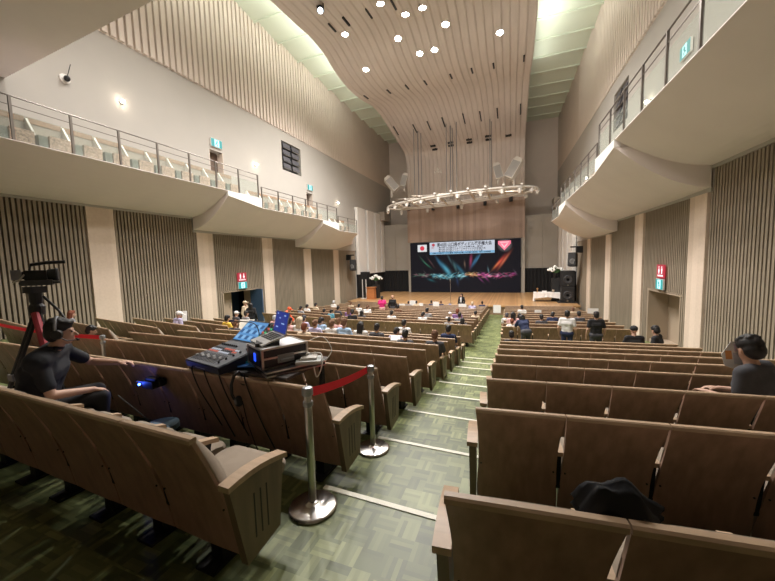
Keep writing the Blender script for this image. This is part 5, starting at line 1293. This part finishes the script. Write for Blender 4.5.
q = MB(); T = Tm((0, -0.085, .058), rx=math.atan2(.075, .39)); q.box(-.28, .28, 0.0, .385, 0, .004, 0, T); top_ = q.build('control_surface', mat('console_grey', (.12, .13, .15), .45), mx)
q = MB()
for i in range(12):
    q.box(-.26 + i * .036, -.246 + i * .036, .03, .15, .004, .006, 0, T); q.box(-.262 + i * .036, -.244 + i * .036, .07 + .04 * ((i * 5) % 3) / 3, .09 + .04 * ((i * 5) % 3) / 3, .006, .016, 1, T)
q.build('fader_bank', [M_BLACK, mat('fader_cap', (.45, .45, .47), .4)], mx)
q = MB()
for r in range(3):
    for i in range(12): q.box(-.262 + i * .036, -.244 + i * .036, .175 + r * .03, .192 + r * .03, .004, .010, (0, 1, 2)[(r + (i // 5)) % 3], T)
q.build('button_rows', [emis('btn_red', (.8, .18, .12), .6), emis('btn_white', (.7, .75, .85), .6), mat('btn_dark', (.05, .05, .06), .5)], mx)
q = MB()
for i in range(8): q.lathe([(.009, .004), (.008, .018)], 10, 0, T @ Tm((-.25 + i * .036, .30, 0)))
for i in range(5): q.lathe([(.009, .004), (.008, .018)], 10, 0, T @ Tm((.2, .05 + i * .06, 0)))
q.build('knob_row', M_BLACK, mx)
T2 = Tm((0, .30, .13), rx=radians(38))
q = MB(); q.box(-.28, .28, 0, .25, -.03, 0.0, 0, T2); q.build('screen_hood', mat('console_grey', (.12, .13, .15), .45), mx)
q = MB(); q.box(-.265, .09, .02, .235, 0.0, .004, 0, T2); sc_o = q.build('touch_screen', emis('screen_blue', (.10, .30, .62), 0.9), mx)
q = MB()
for i in range(6):
    for j in range(3): q.box(-.255 + i * .056, -.212 + i * .056, .035 + j * .065, .035 + j * .065 + .04, .004, .0055, (i + j) % 2, T2)
q.build('screen_tiles', [emis('tile_light', (.25, .5, .8), .9), emis('tile_dark', (.03, .12, .3), .8)], sc_o)
q = MB()
for i in range(4):
    for j in range(5): q.lathe([(.011, 0), (.009, .014)], 8, (i * 3 + j) % 4, T2 @ Tm((.12 + i * .042, .04 + j * .045, 0)))
q.build('encoder_bank', [M_BLACK, emis('led_green', (.1, .6, .25), .7), emis('btn_red', (.8, .18, .12), .6), M_GREY], mx)
q = MB(); q.box(-.12, .05, -.0835, -.082, .014, .034); q.v = [(a, b + 0.0, c) for a, b, c in q.v]; q.build('nameplate', mat('pale_marking', (.35, .36, .4), .5), mx)
# flight case with laptop
fc = thing('flight_case', (-2.02, 2.46, TZ + 0.05), 'black flight case with silver edges and handle right of the mixing console', 'equipment case', None, radians(62)); fc.scale = (0.82, 0.86, 1.0)
q = MB(); q.box(-.25, .25, -.19, .19, 0, .165); q.build('case_shell', mat('case_black', (.03, .03, .035), .4), fc)
q = MB()
for (x, y) in ((-.25, -.19), (.25, -.19), (.25, .19), (-.25, .19)): q.box(x - .012, x + .012, y - .012, y + .012, 0, .17)
for z in (0, .085, .165):
    for y in (-.192, .192): q.box(-.255, .255, y - .006, y + .006, z - .008, z + .008)
    for x in (-.252, .252): q.box(x - .006, x + .006, -.19, .19, z - .008, z + .008)
q.build('edge_trim', M_METAL, fc)
q = MB(); q.box(-.235, .235, -.175, .175, .165, .170); q.build('lid_panel', mat('lid_pale', (.85, .85, .87), .6), fc)
q = MB(); q.box(-.09, .09, -.205, -.19, .03, .10); q.tube([(-.07, -.205, .05), (-.07, -.225, .06), (.07, -.225, .06), (.07, -.205, .05)], .009, 6); q.build('handle', mat('handle_grey', (.30, .32, .33), .4), fc)
q = MB(); q.box(-.262, -.256, -.16, .16, .02, .14); q.build('rack_face', mat('rack_dark', (.02, .02, .05), .3), fc)
q = MB(); q.box(-.266, -.262, -.05, .0, .05, .12); q.build('blue_display', emis('blue_led', (.02, .08, 1.0), 1.6), fc)
sc2 = thing('flight_case', (-1.93, 2.48, TZ), 'flat silver-edged case lid lying under the flight case', 'equipment case', None, radians(58)); sc2.scale = (0.85, 0.9, 1)
q = MB(); q.box(-.30, .32, -.22, .24, 0, .044); q.build('lid_shell', MATS['case_black'], sc2)
q = MB()
for y in (-.222, .242): q.box(-.30, .32, y - .004, y + .004, .0, .012); q.box(-.30, .32, y - .004, y + .004, .034, .046)
for x in (-.302, .322): q.box(x - .004, x + .004, -.22, .24, 0, .012); q.box(x - .004, x + .004, -.22, .24, .034, .046)
q.build('edge_trim', M_METAL, sc2)
lt = thing('laptop', (-2.09, 2.42, TZ + 0.268), 'open silver laptop with a blue screen tilted on top of the flight case', 'laptop', None, radians(-30)); lt.scale = (.92, .95, .95)
T = Tm(rx=radians(0), ry=radians(0))
q = MB(); q.box(-.16, .16, -.12, .11, -.012, .004); q.build('keyboard_base', mat('laptop_silver', (.62, .63, .64), .35, .6), lt, rot=(radians(14), 0, 0)) 
kb = MB(); 
for r in range(5):
    for c in range(11): kb.box(-.14 + c * .0257, -.12 + c * .0257, -.02 + r * .024, -.001 + r * .024, .004, .006)
kb.build('keys', M_BLACK, lt, rot=(radians(14), 0, 0))
tpz = MB(); tpz.box(-.05, .05, -.105, -.04, .004, .005); tpz.build('touchpad', mat('laptop_pad', (.5, .5, .52), .3), lt, rot=(radians(14), 0, 0))
q = MB(); T = Tm((0, .112, .03), rx=radians(-14)); q.box(-.16, .16, 0, .008, 0, .215, 0, T); q.build('lid', mat('laptop_silver', (.62, .63, .64), .35, .6), lt)
q = MB(); q.box(-.152, .152, -.002, 0, .008, .207, 0, T); q.build('display', emis('laptop_blue', (.02, .04, .25), .9), lt)
q = MB()
for i, (x, z, w_) in enumerate(((-.1, .05, .05), (.02, .09, .07), (-.05, .14, .03), (.06, .17, .04), (-.11, .18, .02))): q.box(x, x + w_, -.004, -.002, z, z + .012, 0, T)
q.build('display_marks', emis('laptop_marks', (.3, .45, .8), .9), lt)
q = MB(); q.box(-.13, .13, -.1, .1, 0, .09, 0); tag(q.build('laptop_stand', M_BLACK, None, (-2.09, 2.42, TZ + 0.221), rot=(0, 0, radians(-52))), 'black riser under the tilted laptop on the flight case', 'stand')
bpy.data.objects['laptop_stand'].scale = (1, 1, .35)
# cables, blue tray, clutter
def cable(name, pts, r, m, label): q = MB(); q.tube(catmull([tuple(p) for p in pts], 6), r, 6); return tag(q.build(name, m, smooth=True), label, 'cable')
q = MB(); q.box(-.11, .11, -.07, .07, 0, .012); tag(q.build('blue_folder', mat('bright_blue', (.04, .20, .60), .4), None, (-2.26, 2.36, TZ + .022), rot=(0, 0, radians(18))), 'bright blue folder lying between console and flight case', 'folder')
q = MB(); q.box(-.06, .06, -.04, .04, 0, .02); tag(q.build('notebook', mat('teal_cover', (.05, .40, .45), .5), None, (-2.30, 2.40, TZ + .035), rot=(0, 0, radians(40))), 'small teal notebook beside the blue folder', 'notebook')
cable('cable', [(-1.80, 2.55, TZ + .1), (-1.66, 2.60, TZ + .11), (-1.60, 2.52, TZ + .02), (-1.63, 2.48, TZ - .07), (-1.67, 2.5, TZ + .01)], .006, M_WHITE, 'white looped cable hanging at the right end of the gear')
cable('cable', [(-1.78, 2.62, TZ + .22), (-1.70, 2.72, TZ + .23), (-1.60, 2.70, TZ + .12), (-1.62, 2.60, TZ + .03)], .005, M_WHITE, 'thin white cable running off the laptop over the case')
q = MB(); q.box(-.10, .12, -.10, .10, 0, .03); q.box(-.06, .08, -.05, .06, .03, .05, 1); tag(q.build('power_adapter', [mat('pale_grey_plastic', (.5, .52, .5), .5), M_WHITE], None, (-1.74, 2.52, TZ + .045), rot=(0, 0, radians(28))), 'pale adapter with cables at the right end of the gear', 'power adapter')
q = MB()
for i in range(4): q.tube([(-.02 + .01 * i, -.08, 0), (.02 * i - .05, 0, .03 + .01 * i), (.04, .08, .02)], .006, 6, i % 3)
tag(q.build('cable_bundle', [M_BLACK, MATS['btn_red'], MATS['teal_cover']], None, (-2.34, 2.44, TZ + .03)), 'tangle of short coloured cables beside the console', 'cables')
# gooseneck microphone reaching out of the console
cable('gooseneck_lamp', [(-2.36, 2.60, TZ + .12), (-2.35, 2.60, TZ + .28), (-2.42, 2.60, TZ + .36), (-2.62, 2.56, TZ + .38)], .005, M_BLACK, 'thin black gooseneck lamp arching over the console screen')
q = MB(); q.tube([(0, 0, 0), (-.05, 0, .0)], .011, 8); tag(q.build('gooseneck_tip', mat('tip_blue', (.02, .03, .15), .4), None, (-2.62, 2.56, TZ + .38)), 'small dark tip of the gooseneck over the seats', 'lamp')
# headphones hung over the seat back
bx = -2.21; by = row_y(1) + row_offset(bx, row_y(1))
hd = thing('headphones', (bx, by - 0.035, TZ - 0.02), 'black headphones hanging over the seat back below the flight case', 'headphones')
q = MB(); q.tube([(-.0, .06, .0), (-.0, .02, .045), (-.01, -.02, .02), (-.035, -.03, -.06), (-.03, -.035, -.14), (.0, -.04, -.175)], .013, 8); q.build('headband', M_BLACK, hd, smooth=True)
q = MB(); q.lathe([(.042, -.02), (.047, 0), (.035, .022)], 18, 0, Tm((.035, -.035, -.19), rx=radians(90), rz=radians(-25))); q.build('ear_cup', M_BLACK, hd)
q = MB(); q.lathe([(.022, .022), (.018, .028)], 14, 0, Tm((.035, -.035, -.19), rx=radians(90), rz=radians(-25))); q.build('badge', M_GREY, hd)
q = MB(); q.lathe([(.042, -.02), (.047, 0), (.035, .022)], 18, 0, Tm((.015, .07, -.05), rx=radians(90))); q.build('ear_cup', M_BLACK, hd)
cable('cable', [(bx + .03, by - .02, TZ - .23), (bx + .035, by + .02, TZ - .45), (bx + .03, by + .12, TZ - .75)], .004, M_BLACK, 'thin black headphone cable hanging down the seat back')
# small clamp device with a blue light on the seat back by the operator
dx_ = -3.36; dy_ = row_y(1) + row_offset(dx_, row_y(1)) + 0.0
dv = thing('wireless_transmitter', (dx_, dy_ - .02, -1.12), 'small black clamped transmitter with a bright blue light on the seat back', 'transmitter')
q = MB(); q.box(-.06, .09, -.07, .06, -.05, .03); q.box(-.02, .12, -.06, 0, .03, .06); q.box(.07, .13, -.03, .05, -.03, .03); q.build('housing', M_BLACK, dv, bevel=.006)
q = MB(); q.tube([(-.06, -.04, 0), (-.14, -.06, .01), (-.17, -.05, .0)], .007, 6); q.build('arm', M_GREY, dv)
q = MB(); q.ball((-.09, -.075, -.012), .011, 8); q.build('blue_light', emis('blue_light_em', (.03, .1, 1.0), 40), dv)
add_light('POINT', 'blue_led_light', (dx_ - .09, dy_ - .13, -1.13), 0.35, (.05, .12, 1), shadow_soft_size=.01)
# cables draped over the near seat backs
for j, (x0, dz) in enumerate(((-2.78, -.62), (-2.62, -.7), (-2.44, -.66), (-2.14, -.72))):
    y0 = row_y(1) + row_offset(x0, row_y(1))
    cable('cable', [(x0, y0 + .06, TZ + .0), (x0 + .005, y0 - .025, TZ + .005), (x0 + .02, y0 + .02, TZ - .2), (x0 + .07, y0 + .10, TZ + dz * .7), (x0 + .12, y0 + .16, TZ + dz)], .006, M_BLACK, 'black cable draped over the seat back, %s from the left' % ORD[j])
cable('cable', [(-3.1, 1.75, -1.05), (-2.95, 1.9, -1.35), (-3.0, 2.0, -1.66), (-2.6, 1.9, -1.675)], .005, M_BLACK, 'black cable on the floor by the operator')
# round blue-grey stool cushion and box on the floor between the rows
fp = ray(161, 424); t_ = (-1.69 + 0.30) / fp.z
st = thing('round_stool', (fp.x * t_, fp.y * t_, -1.69), 'round blue-grey topped stool between the two nearest rows', 'stool')
q = MB(); q.lathe([(.12, .24), (.145, .26), (.14, .30), (.06, .31)], 24); q.build('seat_pad', mat('blue_grey_pad', (.16, .26, .33), .5), st, smooth=False)
q = MB(); q.lathe([(.11, 0), (.03, .03), (.03, .24), (.10, .245)], 16); q.build('base', M_DARK, st)

# ------------------------------------------------------------------ belt barriers
def stanchion(loc, h, label):
    th = thing('belt_barrier_post', loc, label, 'barrier post', 'belt barrier posts')
    q = MB(); q.lathe([(.165, 0), (.168, .012), (.15, .024), (.06, .036), (.035, .045), (.028, .06)], 40); q.build('base', mat('polished_steel', (.62, .60, .58), .22, 1.0), th, smooth=True)
    q = MB(); q.lathe([(.026, .04), (.026, h - .06)], 20); q.build('pole', M_METAL, th, smooth=True)
    q = MB(); q.lathe([(.031, h - .13), (.034, h - .125), (.034, h - .10), (.031, h - .095)], 20); q.lathe([(.030, h - .055), (.038, h - .05), (.038, h - .012), (.032, h), (.012, h + .006)], 20); q.build('belt_head', mat('head_grey', (.38, .40, .43), .35, .5), th)
    q = MB(); q.box(-.008, .008, .036, .044, h - .05, h - .01); q.build('belt_clip', M_BLACK, th)
    return th
h1 = 0.86
s1 = Vector((-1.31, 1.87, row_floor(0))); s2 = Vector((-1.335, 2.98, row_floor(1)))
A = stanchion(s1, h1, 'steel belt barrier post at the end of the nearest left rows'); B = stanchion(s2, h1, 'steel belt barrier post one step down the aisle, joined by the red belt')
def belt(p, q_, label, w=.065, sag=.02):
    mb = MB(); r0 = []; r1 = []
    for i in range(13):
        t = i / 12; c = p + (q_ - p) * t; c.z -= sag * 4 * t * (1 - t); r0.append(tuple(c + Vector((0, 0, -w)))); r1.append(tuple(c))
    d = (q_ - p).normalized().cross(Vector((0, 0, 1))) * .0015
    mb.grid([r0, r1]); mb.grid([[tuple(Vector(v) + d) for v in r1], [tuple(Vector(v) + d) for v in r0]])
    return tag(mb.build('barrier_belt', M_RED), label, 'barrier belt', 'red barrier belts')
belt(s1 + Vector((.03, .02, h1 - .0)), s2 + Vector((-.02, -.04, h1 - .0)), 'red belt stretched between the two aisle posts')
s3 = Vector((-6.03, 3.27, row_floor(1)))
C_ = stanchion(s3, h1, 'steel belt barrier post between the rows behind the sound operator')
s4 = Vector((-10.3, 3.62, row_floor(1))); D_ = stanchion(s4, h1, 'steel belt barrier post in the left wall block beyond the tripod')
belt(s4 + Vector((.03, 0, h1)), s3 + Vector((-.03, 0, h1)), 'long red belt running behind the operator and tripod to the post between the rows', sag=.05)

# ------------------------------------------------------------------ black jacket on the near right seats, row plates
jy = row_y(0) + 0.30; 
jr = ray(600, 512); jx = jr.x / jr.y * (row_y(0) + .33)
q = MB(); rows_ = []
pr = random.Random(4)
for i in range(13):
    r = []
    for j in range(13):
        u = i / 12 * 2 - 1; v = j / 12 * 2 - 1; d = math.hypot(u, v)
        z = .16 * max(0, 1 - d ** 2 * .75) + .02 * sin(u * 7 + v * 3) + .012 * sin(v * 11)
        r.append((u * .115 * (1 + .1 * sin(v * 5)), v * .055 * (1 + .1 * sin(u * 4)), z * .62))
    rows_.append(r)
q.grid(rows_); q.grid([[(a, b, c - .03) for a, b, c in r][::-1] for r in rows_])
jk = tag(q.build('black_jacket', mat('jacket_black', (.010, .011, .014), .8), None, (jx, row_y(0) + .13, row_floor(0) + .895), smooth=True), 'black jacket bunched behind the nearest right seat back', 'jacket')
jk.scale = (1, 1.0, 1.0)
for j, px in enumerate((532, 745)):
    r_ = ray(px, 516 if j == 0 else 540)
# papers taped on rows, papers on laps
def paper(px, py, y, w, h_, label, rz=0, name='paper_sheet', m=None, tilt=0):
    p = at_y(px, py, y); q = MB(); q.box(-w / 2, w / 2, -.003, .003, -h_ / 2, h_ / 2)
    return tag(q.build(name, m or M_PAPER, None, p, rot=(radians(tilt), 0, radians(rz))), label, 'paper')
paper(246.5, 325, 9.0, .52, .40, 'large white sheet held up left of the laptop', 15, tilt=-25)
paper(184.5, 316, 8.6, .16, .36, 'narrow white sheet beside the white cap near the left wall', 40, tilt=-15)
paper(395.5, 337.8, row_y(5) + .6, .22, .15, 'white sheet on the lap beside the low dark head', 10, tilt=-50)
for j, (px, py, w, h_) in enumerate(((402, 305.5, .5, .3), (413, 303, .55, .4), (421, 305.5, .35, .4), (436, 304.8, .5, .5), (462.5, 307, .6, .5), (497, 309, .75, .75))):
    k = 19 if j != 5 else 20
    if j == 5: y = 24.3; h_ = .62; w = .55
    else: y = row_y(k) - 0.05
    paper(px, py, y, w * .9, h_ * .9, 'white notice hung on the front rows, %s from the left' % ORD[j], 0)
for j, (px, py) in enumerate(((523, 312), (538, 311.3), (593, 311))):
    paper(px + 0, py, row_y(13) - 0.06 if j < 2 else row_y(12) - .05, .3 if j < 2 else .4, .13 if j < 2 else .22, 'white notice on a seat back of the right block, %s from the aisle' % ORD[j])
q = MB(); q.ball((0, 0, .15), (.16, .12, .17), 8); tag(q.build('blue_bag', mat('bag_blue', (.12, .25, .6), .6), None, at_y(450, 308, 25.3)), 'small blue bag standing at the front row', 'bag')
#TAIL
for o in SC.objects:
    if o.parent is None: o.location.z += ZO
